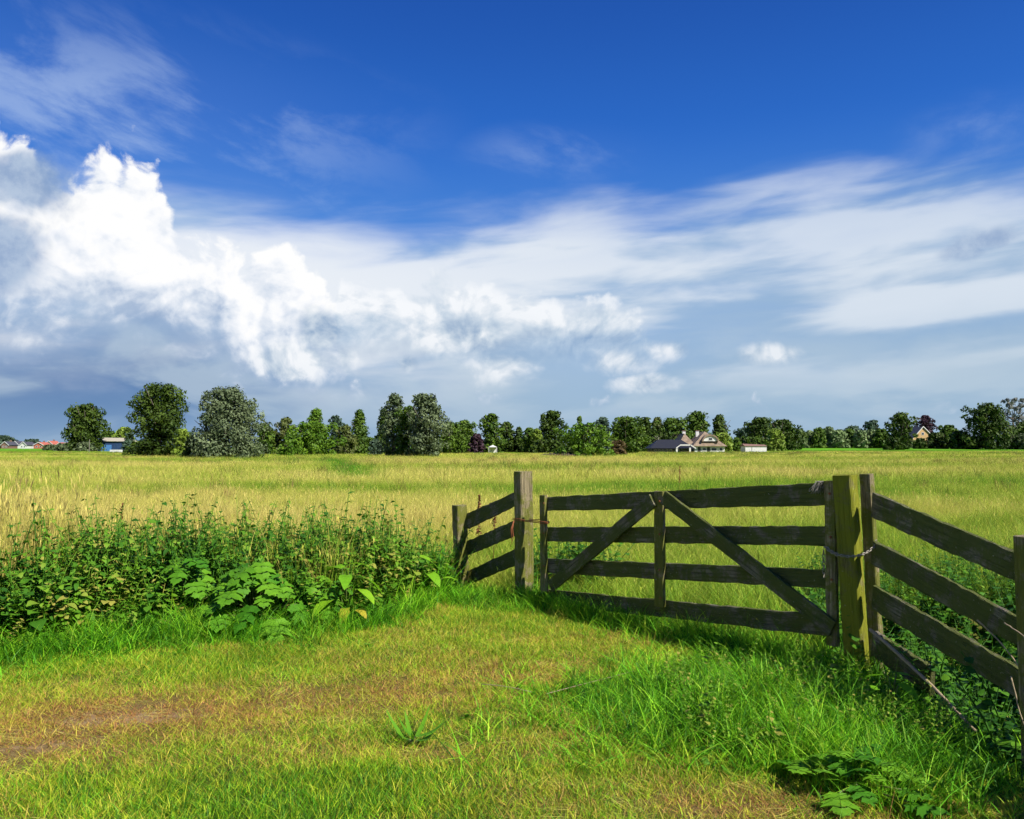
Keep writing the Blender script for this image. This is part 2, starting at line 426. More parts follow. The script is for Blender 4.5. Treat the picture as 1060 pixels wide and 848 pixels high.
FOL = {
 'dark':   ((0.016, 0.040, 0.004), (0.080, 0.125, 0.012)),
 'mid':    ((0.026, 0.066, 0.005), (0.105, 0.170, 0.014)),
 'bright': ((0.040, 0.105, 0.005), (0.14, 0.24, 0.014)),
 'olive':  ((0.060, 0.085, 0.018), (0.130, 0.150, 0.035)),
 'willow': ((0.045, 0.072, 0.028), (0.18, 0.225, 0.105)),
 'pale': ((0.10, 0.155, 0.055), (0.25, 0.33, 0.13)),
 'yellow': ((0.120, 0.190, 0.020), (0.220, 0.300, 0.035)),
 'purple': ((0.028, 0.014, 0.022), (0.070, 0.035, 0.048)),
 'blue':   ((0.040, 0.075, 0.045), (0.085, 0.130, 0.080)),
 'grey':   ((0.11, 0.12, 0.10), (0.22, 0.22, 0.20)),
 'rust':   ((0.07, 0.05, 0.02), (0.13, 0.09, 0.03)),
}
for k, (a, b) in FOL.items(): M['f_'+k] = leaf_mat('foliage_'+k, a, b, 0.14, 0.6, 0.2)

def bark():
    m, nt, out = new_mat('bark'); h = N(nt)
    tc = h.node('ShaderNodeTexCoord').outputs['Object']
    n, _ = h.noise(h.scalev(tc, (1, 1, 0.25)), 6.0, 5, 0.6)
    p = h.node('ShaderNodeBsdfPrincipled'); h.put(p.inputs['Base Color'], h.ramp(n, [(0.3, (0.05, 0.04, 0.03)), (0.7, (0.16, 0.13, 0.10))]))
    p.inputs['Roughness'].default_value = 0.9; nt.links.new(p.outputs[0], out.inputs[0]); return m
M['bark'] = bark()

def wood(name, dark, light, moss, mossamt, bump=0.5):
    """weathered plank: grain runs along local X"""
    m, nt, out = new_mat(name); h = N(nt)
    tc = h.node('ShaderNodeTexCoord').outputs['Object']
    oi = h.node('ShaderNodeObjectInfo').outputs['Random']
    v = h.vmath('ADD', tc, h.xyz(h.math('MULTIPLY', oi, 37.0), h.math('MULTIPLY', oi, 11.0), 0.0))
    g1, _ = h.noise(h.scalev(v, (1.2, 26, 26)), 1.6, 6, 0.65, 0.6)
    g2, _ = h.noise(h.scalev(v, (0.8, 70, 70)), 2.5, 3, 0.6, 0.2)
    blot, _ = h.noise(v, 5.0, 5, 0.65, 0.4)
    spots, _ = h.noise(v, 42.0, 3, 0.6)
    c = h.ramp(g1, [(0.28, dark), (0.72, light)])
    c = h.mix(h.smooth(g2, 0.52, 0.68, 0.0, 0.7), c, (dark[0]*0.35, dark[1]*0.35, dark[2]*0.35, 1))
    mm = h.math('MULTIPLY', h.smooth(h.math('MULTIPLY_ADD', spots, 0.25, blot), 0.66-mossamt*0.35, 0.80-mossamt*0.25), 0.9)
    c = h.mix(mm, c, (*moss, 1))
    c = h.mix(h.smooth(spots, 0.66, 0.74, 0.0, 0.45), c, (0.42, 0.42, 0.34, 1))      # lichen flecks
    p = h.node('ShaderNodeBsdfPrincipled'); h.put(p.inputs['Base Color'], c)
    p.inputs['Roughness'].default_value = 0.88; p.inputs['Specular IOR Level'].default_value = 0.2
    hgt = h.math('SUBTRACT', h.math('ADD', g1, h.math('MULTIPLY', blot, 0.4)), h.math('MULTIPLY', h.smooth(g2, 0.5, 0.7), 0.6))
    b = h.node('ShaderNodeBump'); b.inputs['Strength'].default_value = bump; b.inputs['Distance'].default_value = 0.006
    nt.links.new(hgt, b.inputs['Height']); nt.links.new(b.outputs[0], p.inputs['Normal'])
    nt.links.new(p.outputs[0], out.inputs[0]); return m
M['plank'] = wood('weathered_plank', (0.040, 0.034, 0.022), (0.25, 0.22, 0.155), (0.070, 0.085, 0.012), 0.58, 1.0)
M['post'] = wood('mossy_post', (0.07, 0.058, 0.030), (0.36, 0.29, 0.17), (0.11, 0.12, 0.012), 0.42, 1.0)
M['post_moss'] = wood('green_mossy_post', (0.09, 0.08, 0.03), (0.24, 0.21, 0.08), (0.17, 0.18, 0.008), 0.75, 1.0)

def plain(name, col, rough=0.7, metal=0.0, var=0.25, scale=3.0):
    m, nt, out = new_mat(name); h = N(nt)
    tc = h.node('ShaderNodeTexCoord').outputs['Object']
    n, _ = h.noise(tc, scale, 4, 0.6)
    c = h.mix(h.smooth(n, 0.3, 0.7), (col[0]*(1-var), col[1]*(1-var), col[2]*(1-var), 1), (*col, 1))
    p = h.node('ShaderNodeBsdfPrincipled'); h.put(p.inputs['Base Color'], c)
    p.inputs['Roughness'].default_value = rough; p.inputs['Metallic'].default_value = metal
    nt.links.new(p.outputs[0], out.inputs[0]); return m
M['white'] = plain('white_paint', (0.60, 0.59, 0.56), 0.7, 0, 0.18)
M['black_roof'] = plain('black_roofing', (0.014, 0.015, 0.020), 0.6, 0, 0.3)
M['black_board'] = plain('black_boarding', (0.03, 0.032, 0.035), 0.7)
M['thatch'] = plain('thatch', (0.26, 0.19, 0.13), 0.95, 0, 0.45, 1.2)
M['glass'] = plain('window_glass', (0.03, 0.035, 0.045), 0.1, 0, 0.1)
M['tan_brick'] = plain('tan_brick', (0.46, 0.29, 0.13), 0.85, 0, 0.15, 6)
M['red_tile'] = plain('red_roof_tiles', (0.42, 0.11, 0.07), 0.8, 0, 0.25)
M['dark_tile'] = plain('dark_roof_tiles', (0.06, 0.06, 0.075), 0.7, 0, 0.25)
M['blue_sheet'] = plain('blue_metal_sheeting', (0.07, 0.20, 0.46), 0.5, 0, 0.12)
M['darkblue_sheet'] = plain('dark_blue_sheeting', (0.025, 0.055, 0.14), 0.5, 0, 0.2)
M['beige_roof'] = plain('beige_sheet_roof', (0.38, 0.34, 0.26), 0.8, 0, 0.2)
M['brick'] = plain('brown_brick', (0.20, 0.11, 0.08), 0.85, 0, 0.2, 6)
M['galv'] = plain('galvanised_steel', (0.30, 0.27, 0.21), 0.6, 0.35, 0.45, 30)
M['rust'] = plain('rusty_wire', (0.30, 0.09, 0.03), 0.85, 0.2, 0.4, 60)
M['twine'] = plain('grey_baler_twine', (0.24, 0.22, 0.18), 0.9, 0, 0.3, 80)
M['stick'] = plain('dry_stick', (0.34, 0.26, 0.15), 0.85, 0, 0.35, 30)
M['soil'] = plain('dug_soil', (0.05, 0.035, 0.025), 0.95, 0, 0.4, 1)
M['sheep'] = plain('fleece', (0.7, 0.68, 0.6), 0.95)

# ------------------------------------------------------------------ dryness of the grass
def gp(px, py):
    D = EYE * F / (py - HOR)
    return at(px, py, D)
LAWN_SPOTS = [  # px, py, metres x, metres y, value added
 (60, 745, 1.3, 0.40, .24), (200, 735, 1.1, .30, .26), (330, 715, .9, .30, .2), (40, 772, .5, .10, .16), (105, 785, .3, .08, .2),
 (425, 775, .30, .10, .45), (450, 700, .9, .35, .16), (560, 690, .8, .35, .25), (640, 660, .7, .3, .2), (850, 835, .9, .25, .16), (980, 835, .5, .2, .2), (740, 825, .5, .22, .3),
 (600, 760, .6, .2, .25), (620, 740, .4, .15, .2), (730, 660, .2, .12, .4), (10, 770, .3, .3, .3),
 (250, 830, 1.0, .25, -.25), (350, 800, .8, .15, -.2), (520, 640, .5, .5, -.08), (100, 690, 1.2, .3, -.15), (860, 740, .9, .7, -.5), (700, 720, .6, .5, -.42), (800, 690, .7, .5, -.42), (950, 790, .6, .4, -.45)]
_sp = [(gp(a, b), rx, ry, v) for a, b, rx, ry, v in LAWN_SPOTS]
def lawn_dry(x, y):
    d = 0.45 + 0.42 * (fbm(x*1.6+3, y*1.6+9) - 0.5) + 0.35*(fbm(x*5+1, y*5) - 0.5)
    for c, rx, ry, v in _sp:
        q = ((x-c.x)/rx)**2 + ((y-c.y)/ry)**2
        d = d + v * np.exp(-q*0.8)
    return d
def meadow_dry(x, y):
    px = 530 + F*x/np.maximum(y, 1)
    base = 0.62 - 0.02*(1-sstep(12, 30, y)) - 0.25*sstep(360, 600, px)*(1 - sstep(26, 50, y)) - 0.10*sstep(24, 60, y)
    b = (fbm(x*0.035+40, y*0.11+3) - 0.5)*0.95 + (fbm(x*0.2+40, y*0.5+3) - 0.5)*0.50
    # green path leading through the field
    pth = np.exp(-(((px-(343+ (82-y)*0.62))/(11+230/np.maximum(y,1)))**4)) * sstep(38, 41, y) * (1 - sstep(80, 88, y))
    far = sstep(95, 150, y)
    g = base + b - 1.1*pth - 0.10*far
    g = g - 0.5*sstep(222, 240, y)
    g = np.clip(g, .14, 1)
    g = np.where(pth > .4, .03, g)
    return g

# ------------------------------------------------------------------ ground
def build_ground():
    yy = np.concatenate([np.linspace(-12, 2, 15), np.linspace(2.2, 14, 90), np.geomspace(14.3, 4500, 130)])
    nx = 151
    s = np.linspace(-1, 1, nx)
    s = np.sign(s) * (0.25*np.abs(s) + 0.75*np.abs(s)**3)
    V = []; 
    for y in yy:
        hw = 14 + max(y, 0) * 1.6
        V.append(np.stack([s*hw, np.full(nx, y), np.zeros(nx)], 1))
    V = np.concatenate(V)
    V[:, 2] = G(V[:, 0], V[:, 1])
    ny = len(yy); i = np.arange(ny-1)[:, None]*nx + np.arange(nx-1)[None, :]
    i = i.ravel(); Q = np.stack([i, i+1, i+nx+1, i+nx], 1)
    near = 1 - sstep(8.5, 11, V[:, 1])
    dry = lawn_dry(V[:, 0], V[:, 1])*near + meadow_dry(V[:, 0], V[:, 1])*(1-near)
    m, nt, out = new_mat('ground'); h = N(nt)
    d = attr(h, 'dry').outputs['Fac']
    geo = h.node('ShaderNodeNewGeometry').outputs['Position']
    sp = h.node('ShaderNodeSeparateXYZ'); nt.links.new(geo, sp.inputs[0])
    n1, _ = h.noise(geo, 9.0, 6, 0.7); n2, _ = h.noise(h.scalev(geo, (0.03, 0.07, 0)), 1.0, 5, 0.65)
    n3, _ = h.noise(geo, 1.3, 5, 0.6)
    nearc = h.ramp(h.math('ADD', d, h.math('MULTIPLY', h.math('SUBTRACT', n1, 0.5), 0.5)),
                   [(0.0, (0.035, 0.07, 0.008)), (0.5, (0.085, 0.09, 0.018)), (0.75, (0.12, 0.088, 0.030)), (0.95, (0.15, 0.100, 0.042)), (1.0, (0.24, 0.17, 0.09))])
    farc = h.ramp(h.math('ADD', d, h.math('MULTIPLY', h.math('SUBTRACT', n2, 0.5), 0.35)),
                  [(0.0, (0.05, 0.20, 0.010)), (0.25, (0.13, 0.28, 0.015)), (0.45, (0.30, 0.40, 0.03)), (0.65, (0.46, 0.46, 0.07)), (1.0, (0.52, 0.43, 0.12))])
    c = h.mix(h.smooth(sp.outputs[1], 40, 140), nearc, farc)
    p = h.node('ShaderNodeBsdfPrincipled'); h.put(p.inputs['Base Color'], c); p.inputs['Roughness'].default_value = 1.0; p.inputs['Specular IOR Level'].default_value = 0.05
    b = h.node('ShaderNodeBump'); b.inputs['Strength'].default_value = 0.6; b.inputs['Distance'].default_value = 0.03
    nt.links.new(h.math('ADD', n1, n3), b.inputs['Height']); nt.links.new(b.outputs[0], p.inputs['Normal'])
    nt.links.new(p.outputs[0], out.inputs[0])
    o = link('ground', mesh_np('ground', V, [Q], m, True, {'dry': dry}))
    o['kind'] = 'structure'
build_ground()

# ------------------------------------------------------------------ grass
def strips(n, rad, hmin, hmax, width, lean, rng, seg=3, heads=0.0, square=False, kink=0.0):
    """n curved tapering blades; returns V, F, rnd, tt"""
    r = rad*np.sqrt(rng.random(n)); a = rng.random(n)*2*PI
    if square: bx, by = (rng.random(n)-.5)*2*rad, (rng.random(n)-.5)*2*rad
    else: bx, by = r*np.cos(a), r*np.sin(a)
    H = hmin + (hmax-hmin)*rng.random(n)**1.3
    la = rng.random(n)*2*PI; ln = lean*(0.25+rng.random(n))*H
    fa = rng.random(n)*PI
    wv = width*(0.6+0.8*rng.random(n))
    rnd = rng.random(n)
    V = []; R = []; Tt = []
    for k in range(seg+1):
        t = k/seg
        w = wv*(1-t)**0.6*0.5 if k < seg else wv*0.04
        cx = bx + np.cos(la)*ln*t**1.8; cy = by + np.sin(la)*ln*t**1.8
        cz = H*(t - kink*t**3)
        V.append(np.stack([cx-np.cos(fa)*w, cy-np.sin(fa)*w, cz], 1)); V.append(np.stack([cx+np.cos(fa)*w, cy+np.sin(fa)*w, cz], 1))
        R += [rnd, rnd]; Tt += [np.full(n, t)]*2
    V = np.stack(V, 1).reshape(-1, 3); R = np.stack(R, 1).ravel(); Tt = np.stack(Tt, 1).ravel()
    b = np.arange(n)*(2*(seg+1))
    Fq = np.concatenate([np.stack([b+2*k, b+2*k+1, b+2*k+3, b+2*k+2], 1) for k in range(seg)])
    if heads > 0:      # feathery seed heads at the tips of some stalks
        idx = np.where(rng.random(n) < heads)[0]
        tips = V.reshape(n, 2*(seg+1), 3)[idx, -2:, :].mean(1)
        hv = []; hf = []; hr = []; base = len(V)
        for ci, c in enumerate(tips):
            L = 0.035+0.055*rng.random(); wd = L*0.10
            for q in range(2):
                an = rng.random()*PI; ox, oy = math.cos(an)*wd, math.sin(an)*wd
                dx, dy = (rng.random(2)-.5)*L*0.7
                s0 = base+len(hv)
                hv += [(c[0], c[1], c[2]-0.02), (c[0]+ox, c[1]+oy, c[2]+L*.35), (c[0]+dx, c[1]+dy, c[2]+L), (c[0]-ox, c[1]-oy, c[2]+L*.35)]
                hf.append((s0, s0+1, s0+2, s0+3)); hr += [min(1.0, rnd[idx[ci]]*0.5+0.55)]*4
        if hv:
            V = np.concatenate([V, np.array(hv)]); Fq = np.concatenate([Fq, np.array(hf)]); R = np.concatenate([R, hr]); Tt = np.concatenate([Tt, np.ones(len(hv))])
    return V, Fq, R, Tt

SRC = bpy.data.collections.new('sources')
def src(name, V, Fs, R, Tt, mat):
    me = mesh_np(name, V, Fs if isinstance(Fs, list) else [Fs], mat, True, {'rnd': R, 'tt': Tt})
    return me

def scatter(name, pts, rot, scl, idx, dry, meshes):
    """one object whose vertices carry copies of the given meshes"""
    n = len(pts)
    me = bpy.data.meshes.new(name); me.vertices.add(n); me.vertices.foreach_set('co', np.asarray(pts, np.float32).ravel())
    for nm, typ, key, arr in (('irot', 'FLOAT_VECTOR', 'vector', rot), ('iscl', 'FLOAT_VECTOR', 'vector', scl), ('dry', 'FLOAT', 'value', dry), ('iidx', 'INT', 'value', idx)):
        a = me.attributes.new(nm, typ, 'POINT'); a.data.foreach_set(key, np.asarray(arr, np.int32 if typ == 'INT' else np.float32).ravel())
    o = link(name, me)
    ng = bpy.data.node_groups.new(name+'_scatter', 'GeometryNodeTree')
    ng.interface.new_socket('Geometry', in_out='INPUT', socket_type='NodeSocketGeometry')
    ng.interface.new_socket('Geometry', in_out='OUTPUT', socket_type='NodeSocketGeometry')
    gi = ng.nodes.new('NodeGroupInput'); go = ng.nodes.new('NodeGroupOutput')
    jn = ng.nodes.new('GeometryNodeJoinGeometry')
    for k, mm in enumerate(meshes):
        so_ = bpy.data.objects.new(mm.name, mm); SRC.objects.link(so_)
        oi = ng.nodes.new('GeometryNodeObjectInfo'); oi.inputs[0].default_value = so_; oi.inputs['As Instance'].default_value = False
        g2 = ng.nodes.new('GeometryNodeGeometryToInstance'); ng.links.new(oi.outputs['Geometry'], g2.inputs[0]); ng.links.new(g2.outputs[0], jn.inputs[0])
    io = ng.nodes.new('GeometryNodeInstanceOnPoints'); io.inputs['Pick Instance'].default_value = True
    def na(nm, typ):
        q = ng.nodes.new('GeometryNodeInputNamedAttribute'); q.data_type = typ; q.inputs[0].default_value = nm; return q.outputs[0]
    ng.links.new(gi.outputs[0], io.inputs['Points']); ng.links.new(jn.outputs[0], io.inputs['Instance'])
    ng.links.new(na('iidx', 'INT'), io.inputs['Instance Index']); ng.links.new(na('irot', 'FLOAT_VECTOR'), io.inputs['Rotation']); ng.links.new(na('iscl', 'FLOAT_VECTOR'), io.inputs['Scale'])
    ng.links.new(io.outputs[0], go.inputs[0])
    md = o.modifiers.new('scatter', 'NODES'); md.node_group = ng
    return o

def frustum_pts(n, y0, y1, rng, margin=1.0, k=0.68):
    """points even over the ground between two depths inside the view (and a little more)"""
    y = np.sqrt(y0*y0 + rng.random(n)*(y1*y1-y0*y0)); x = (rng.random(n)*2-1)*(k*y+margin)
    return x, y

P0 = Vector((0.118, 9.13)); P1 = Vector((2.44, 6.1))       # gate line
def beyond(x, y):
    """signed distance past the gate line (positive on the field side)"""
    dx, dy = P1.x-P0.x, P1.y-P0.y; L = math.hypot(dx, dy)
    return ((x-P0.x)*(-dy) + (y-P0.y)*dx)/L * 1.0
HE = [(-140, 700), (0, 688), (100, 672), (200, 660), (300, 660), (400, 645), (440, 628), (478, 606)]
HX = np.array([gp(a, b).x for a, b in HE]); HY = np.array([gp(a, b).y for a, b in HE])
def hedge_front(x): return np.interp(x, HX, HY)
def in_hedge(x, y):
    f = hedge_front(x); return (x < -0.62) & (y > f) & (y < 10.2 + 0.2*np.sin(x*2))
def field_side(x, y):
    return np.where(x < -0.62, y > 9.7, beyond(x, y) > .35) & ~((x > 2.5) & (y < 8.6))
def lawn_side(x, y):
    return np.where(x < -0.7, y < hedge_front(x)+0.25, beyond(x, y) < 0.15) & ~((x > 2.62) & (y < 7.5))

def place(o_name, meshes, x, y, smin, smax, dry, rng, tilt=0.08, flat=None):
    n = len(x)
    rot = np.stack([(rng.random(n)-.5)*tilt, (rng.random(n)-.5)*tilt, rng.random(n)*2*PI], 1)
    s = smin+(smax-smin)*rng.random(n)
    scl = np.stack([s, s, s*(flat if flat is not None else 1.0)], 1)
    pts = np.stack([x, y, G(x, y)-0.01], 1)
    o = scatter(o_name, pts, rot, scl, rng.integers(0, len(meshes), n), dry, meshes)
    o['kind'] = 'stuff'; return o

def grass_all():
    r = np.random.default_rng(3)
    # short lawn
    ms = [src('lawn_clump', *strips(46, .085, .010, .056, .0038, 1.3, r, 3), M['lawn']) for _ in range(9)]
    x, y = frustum_pts(30000, 3.1, 10.5, r, .5)
    k = lawn_side(x, y); x, y = x[k], y[k]
    d = lawn_dry(x, y)
    keep = r.random(len(x)) < np.clip(1.95 - 1.0*d, .66, 1); x, y, d = x[keep], y[keep], d[keep]
    hh = np.clip(1.45 - 0.9*d, .45, 1.6)*(0.75+0.6*fbm(x*2.2, y*2.2))
    tag(place('lawn_grass', ms, x, y, .8, 1.25, d, r, .3, hh), 'short patchy green and straw coloured grass on the near ground', 'grass')
    # wispy longer blades through the lawn
    ms = [src('wisp', *strips(8, .09, .05, .15, .0035, 1.1, r, 4), M['lawn']) for _ in range(6)]
    x, y = frustum_pts(3800, 3.1, 10.3, r, .5); k = lawn_side(x, y) & (fbm(x*1.3+8, y*1.3) > .44); x, y = x[k], y[k]
    tag(place('lawn_grass_wisps', ms, x, y, .6, 1.2, lawn_dry(x, y)-.05, r, .3), 'longer loose blades of grass standing out of the short lawn', 'grass')
    # lying straw
    ms = []
    for _ in range(5):
        V, Fq, R, Tt = strips(9, .12, .10, .22, .003, .5, r, 3)
        V = V[:, [2, 1, 0]]*np.array([1, 1, .12]) + np.array([0, 0, .02]); ms.append(src('straw', V, Fq, R*.2+.6, Tt, M['meadow']))
    x, y = frustum_pts(2600, 3.1, 9, r, .3); k = lawn_side(x, y) & (lawn_dry(x, y) > .45); x, y = x[k], y[k]
    tag(place('straw', ms, x, y, .6, 1.2, np.full(len(x), .62), r, .2), 'dead yellow stalks lying on the mown track', 'straw')
    # lush tall grass before the right post, and along the foot of the gate
    ms = [src('lush_clump', *strips(34, .11, .08, .33, .0075, .85, r, 4, kink=.18), M['lush']) for _ in range(8)]
    x, y = frustum_pts(16000, 3.1, 10, r, .5)
    c = gp(860, 735)
    a = np.exp(-(((x-1.55)/1.1)**2 + ((y-5.35)/.95)**2)) + .9*np.exp(-(((x-1.9)/.55)**2+((y-4.4)/.55)**2))
    g = np.clip(beyond(x, y), -9, 9); a = a + 1.05*np.exp(-((g+.06)/.20)**2)*(x > .1)*(x < 2.6)
    hb = hedge_front(x); a = a + 1.0*np.exp(-((y-hb+.08)/.38)**2)*(x < -.5)
    a = a + .8*np.exp(-(((x+.35)/.5)**2+((y-9.1)/.5)**2))
    pxx = 530+F*x/y; a = a*np.where((y < 4.35) & (x < 1.55), .15, 1)
    k = lawn_side(x, y) & (r.random(len(x)) < a*.85) & (y > 3.75 - .2*(x > 2)); x, y, a = x[k], y[k], np.clip(a[k], 0, 1)
    nv = fbm(x*2.5, y*2.5)
    xh = -6.4+5.7*r.random(1100); yh = 6+4.2*r.random(1100); kh = in_hedge(xh, yh); xh, yh = xh[kh], yh[kh]
    x = np.concatenate([x, xh]); y = np.concatenate([y, yh]); a = np.concatenate([a, 1.6*np.ones(len(xh))]); nv = fbm(x*2.5, y*2.5)
    place('lush_grass', ms, x, y, .7, 1.15, .25+.75*(nv-.5)+.1*(1-np.minimum(a, 1)), r, .25, .45+.6*a*(.6+.8*nv))
    tag(bpy.data.objects['lush_grass'], 'tall bright green grass growing before the gate posts and along the verge', 'grass')
    # meadow, near part
    ms = [src('meadow_clump', *strips(115, .30, .15, .62, .0042, .7, r, 4, .015, kink=.12), M['meadow']) for _ in range(9)]
    x, y = frustum_pts(21000, 6.3, 34, r, 1.0)
    near = r.random(len(x)) < np.clip(1.3-.018*y, .4, 1)
    k = field_side(x, y) & near; x, y = x[k], y[k]
    hh = .38 + 1.0*fbm(x*.8, y*.8) + .25*sstep(0, -4, x)*(1-sstep(14, 22, y))
    hh = hh*np.where((x > -.6) & (y < 14), .85, 1)
    tag(place('meadow_grass', ms, x, y, .8, 1.25, meadow_dry(x, y), r, .15, hh), 'knee high golden and green hay meadow behind the gate', 'grass')
    # middle field
    ms = [src('field_clump', *strips(150, .95, .15, .66, .014, .6, r, 3, .06), M['meadow']) for _ in range(7)]
    x, y = frustum_pts(11500, 32, 105, r, 2)
    tag(place('field_grass', ms, x, y, .8, 1.25, meadow_dry(x, y), r, .05, .35+.9*fbm(x*.3, y*.4)), 'long hay field of pale gold and green grass in the middle distance', 'grass')
    ms = [src('far_clump', *strips(150, 2.8, .25, .55, .05, .4, r, 2), M['meadow']) for _ in range(6)]
    x, y = frustum_pts(10500, 98, 262, r, 6)
    tag(place('far_field_grass', ms, x, y, .8, 1.25, meadow_dry(x, y), r, .02, .55+.7*fbm(x*.12, y*.12)), 'far end of the hay field, yellow green grass below the tree line', 'grass')
    # darker rough tufts in the field (rushes, sorrel)
    ms = [src('rush_tuft', *strips(60, .20, .35, .78, .012, .35, r, 3), M['rush']) for _ in range(4)]
    x, y = frustum_pts(5200, 15, 200, r, 2); k = (fbm(x*.05+5, y*.15) > .56); x, y = x[k], y[k]
    s = .7+y/55
    tag(place('rush_tufts', ms, x, y, .7*s, 1.2*s, np.full(len(x), .15)+.8*r.random(len(x)), r, .1, 1.0/s), 'scattered darker tufts of rushes in the hay field', 'grass')
    # tall dry grass at the left end of the weeds, reed grass by the little post
    ms = [src('tall_clump', *strips(34, .14, .7, 1.25, .007, .28, r, 5, .35, kink=.1), M['meadow']) for _ in range(6)]
    n = 120; x = -5.3+.75*r.random(n); y = 7.3+1.3*r.random(n)
    n2 = 60; x = np.concatenate([x, -6.5+6.0*r.random(n2)]); y = np.concatenate([y, 9.8+1.0*r.random(n2)])
    d = .70+.3*(r.random(len(x))-.5)
    xg = -4.6+3.9*r.random(62); yg = 7.6+2.5*r.random(62); kg = in_hedge(xg, yg); x = np.concatenate([x, xg[kg]]); y = np.concatenate([y, yg[kg]]); d = np.concatenate([d, .2+.35*r.random(kg.sum())])
    place('tall_dry_grass', ms, x, y, .62, .92, d, r, .25, np.where(np.arange(len(x)) < n, 1.35, .95))
    tag(bpy.data.objects['tall_dry_grass'], 'tall straw coloured grass among the weeds by the ditch', 'grass')
    ms = [src('reed_clump', *strips(16, .10, .5, 1.05, .016, .35, r, 5, 0, kink=.15), M['lush']) for _ in range(5)]
    x = np.concatenate([-1.45+.75*r.random(30), 2.85+1.6*r.random(50), -5+.8*r.random(25)]); y = np.concatenate([8.9+1.2*r.random(30), 3.8+3.5*r.random(50), 6.6+2*r.random(25)])
    place('reed_grass', ms, x, y, .6, 1.0, .1+.3*r.random(len(x)), r, .3)
    tag(bpy.data.objects['reed_grass'], 'broad bladed reed grass in the ditches beside the fence wings', 'grass')
grass_all()

# ------------------------------------------------------------------ weeds
def leaf_shape(kind):
    """outline of half a leaf blade along +X, (t, half width) pairs"""
    return {'nettle': [(0, .0), (.12, .26), (.3, .36), (.55, .28), (.8, .13), (1, 0)],
            'dock': [(0, .03), (.08, .17), (.25, .21), (.5, .22), (.75, .15), (.92, .06), (1, 0)],
            'lance': [(0, .03), (.15, .07), (.4, .085), (.7, .06), (.9, .03), (1, 0)],
            'round': [(0, .0), (.1, .3), (.35, .48), (.65, .42), (.88, .2), (1, 0)]}[kind]
def leaf(base, az, elev, L, kind, droop=.5, fold=.25, roll=0.0, wav=0.0, rng=random):
    """list of verts, faces of one leaf (midrib + two sides)"""
    sh = leaf_shape(kind); V = []; Fs = []
    ca, sa = math.cos(az), math.sin(az)
    for i, (t, w) in enumerate(sh):
        fx = L*t*math.cos(elev)*(1-.12*droop*t); fz = L*(t*math.sin(elev) - droop*t*t*.6)
        for sd_ in (-1, 0, 1):
            ww = sd_*w*L*(1+wav*(rng.random()-.5))
            zz = fz + abs(sd_)*w*L*fold + sd_*w*L*roll + wav*.25*w*L*(rng.random()-.5)
            V.append((base[0]+ca*fx-sa*ww, base[1]+sa*fx+ca*ww, base[2]+zz))
    for i in range(len(sh)-1):
        for c in (0, 1):
            a = i*3+c; Fs.append((a, a+1, a+4, a+3))
    return V, Fs

def lobed_leaf(base, az, elev, L, rng, droop=.6):
    """big jagged leaf with deep lobes, like hogweed"""
    outline = [(0, .0), (.04, .10), (-.03, .26), (.06, .33), (.08, .50), (.17, .42), (.26, .44), (.25, .30), (.27, .15), (.34, .30), (.38, .52), (.47, .46), (.58, .56), (.57, .40), (.60, .28), (.56, .16), (.66, .24), (.76, .34), (.80, .24), (.90, .22), (.89, .12), (1.04, 0)]
    ca, sa = math.cos(az), math.sin(az); V = []; Fs = []
    def P(t, w):
        fx = L*t*math.cos(elev); fz = L*(t*math.sin(elev) - droop*t*t*.55) + abs(w)*L*.12 - (abs(w)*L)**2*.7/max(L, .1)
        ww = w*L; return (base[0]+ca*fx-sa*ww, base[1]+sa*fx+ca*ww, base[2]+fz+(rng.random()-.5)*L*.045)
    for sd_ in (-1, 1):
        b = len(V)
        for t, w in outline: V.append(P(t*(1+.06*(rng.random()-.5)), sd_*w*.95))
        m0 = len(V)
        mids = [i/(len(outline)-1) for i in range(len(outline))]
        for t in mids: V.append(P(t, 0))
        for i in range(len(outline)-1):
            f = (b+i, b+i+1, m0+i+1, m0+i); Fs.append(f if sd_ > 0 else f[::-1])
    return V, Fs

def weed_stem(rng, H, pairs, L, kind, droop, spread=.2, seedtop=False, opp=True):
    V = []; Fs = []; R = []
    lx, ly = (rng.random()-.5)*spread, (rng.random()-.5)*spread
    mb = MB(); pts = [(lx*t*t*H, ly*t*t*H, H*t) for t in (0, .35, .7, 1)]; mb.tube(pts, [.006, .005, .004, .002], 4)
    V += mb.v; Fs += mb.f; R += [.3]*len(mb.v)
    a0 = rng.random()*6
    for i in range(pairs):
        t = .12 + .88*(i+.5)/pairs; a = a0 + i*1.57 + rng.uniform(-.3, .3)
        for q in ((0, PI) if opp else (rng.random()*6,)):
            l = L*(1.05-.55*t)*rng.uniform(.75, 1.2)
            b = (lx*t*t*H, ly*t*t*H, H*t)
            v, f = leaf(b, a+q, rng.uniform(-.1, .55), l, kind, droop, .2, rng.uniform(-.3, .3), 0, rng)
            o = len(V); V += v; Fs += [tuple(o+k for k in ff) for ff in f]; rr = rng.random(); R += [rr]*len(v)
    return V, Fs, R
def to_src(name, V, Fs, R, mat):
    me = bpy.data.meshes.new(name); me.from_pydata(V, [], Fs); me.materials.append(mat)
    a = me.attributes.new('rnd', 'FLOAT', 'POINT'); a.data.foreach_set('value', np.array(R, np.float32))
    me.polygons.foreach_set('use_smooth', np.full(len(me.polygons), True)); me.update(); return me

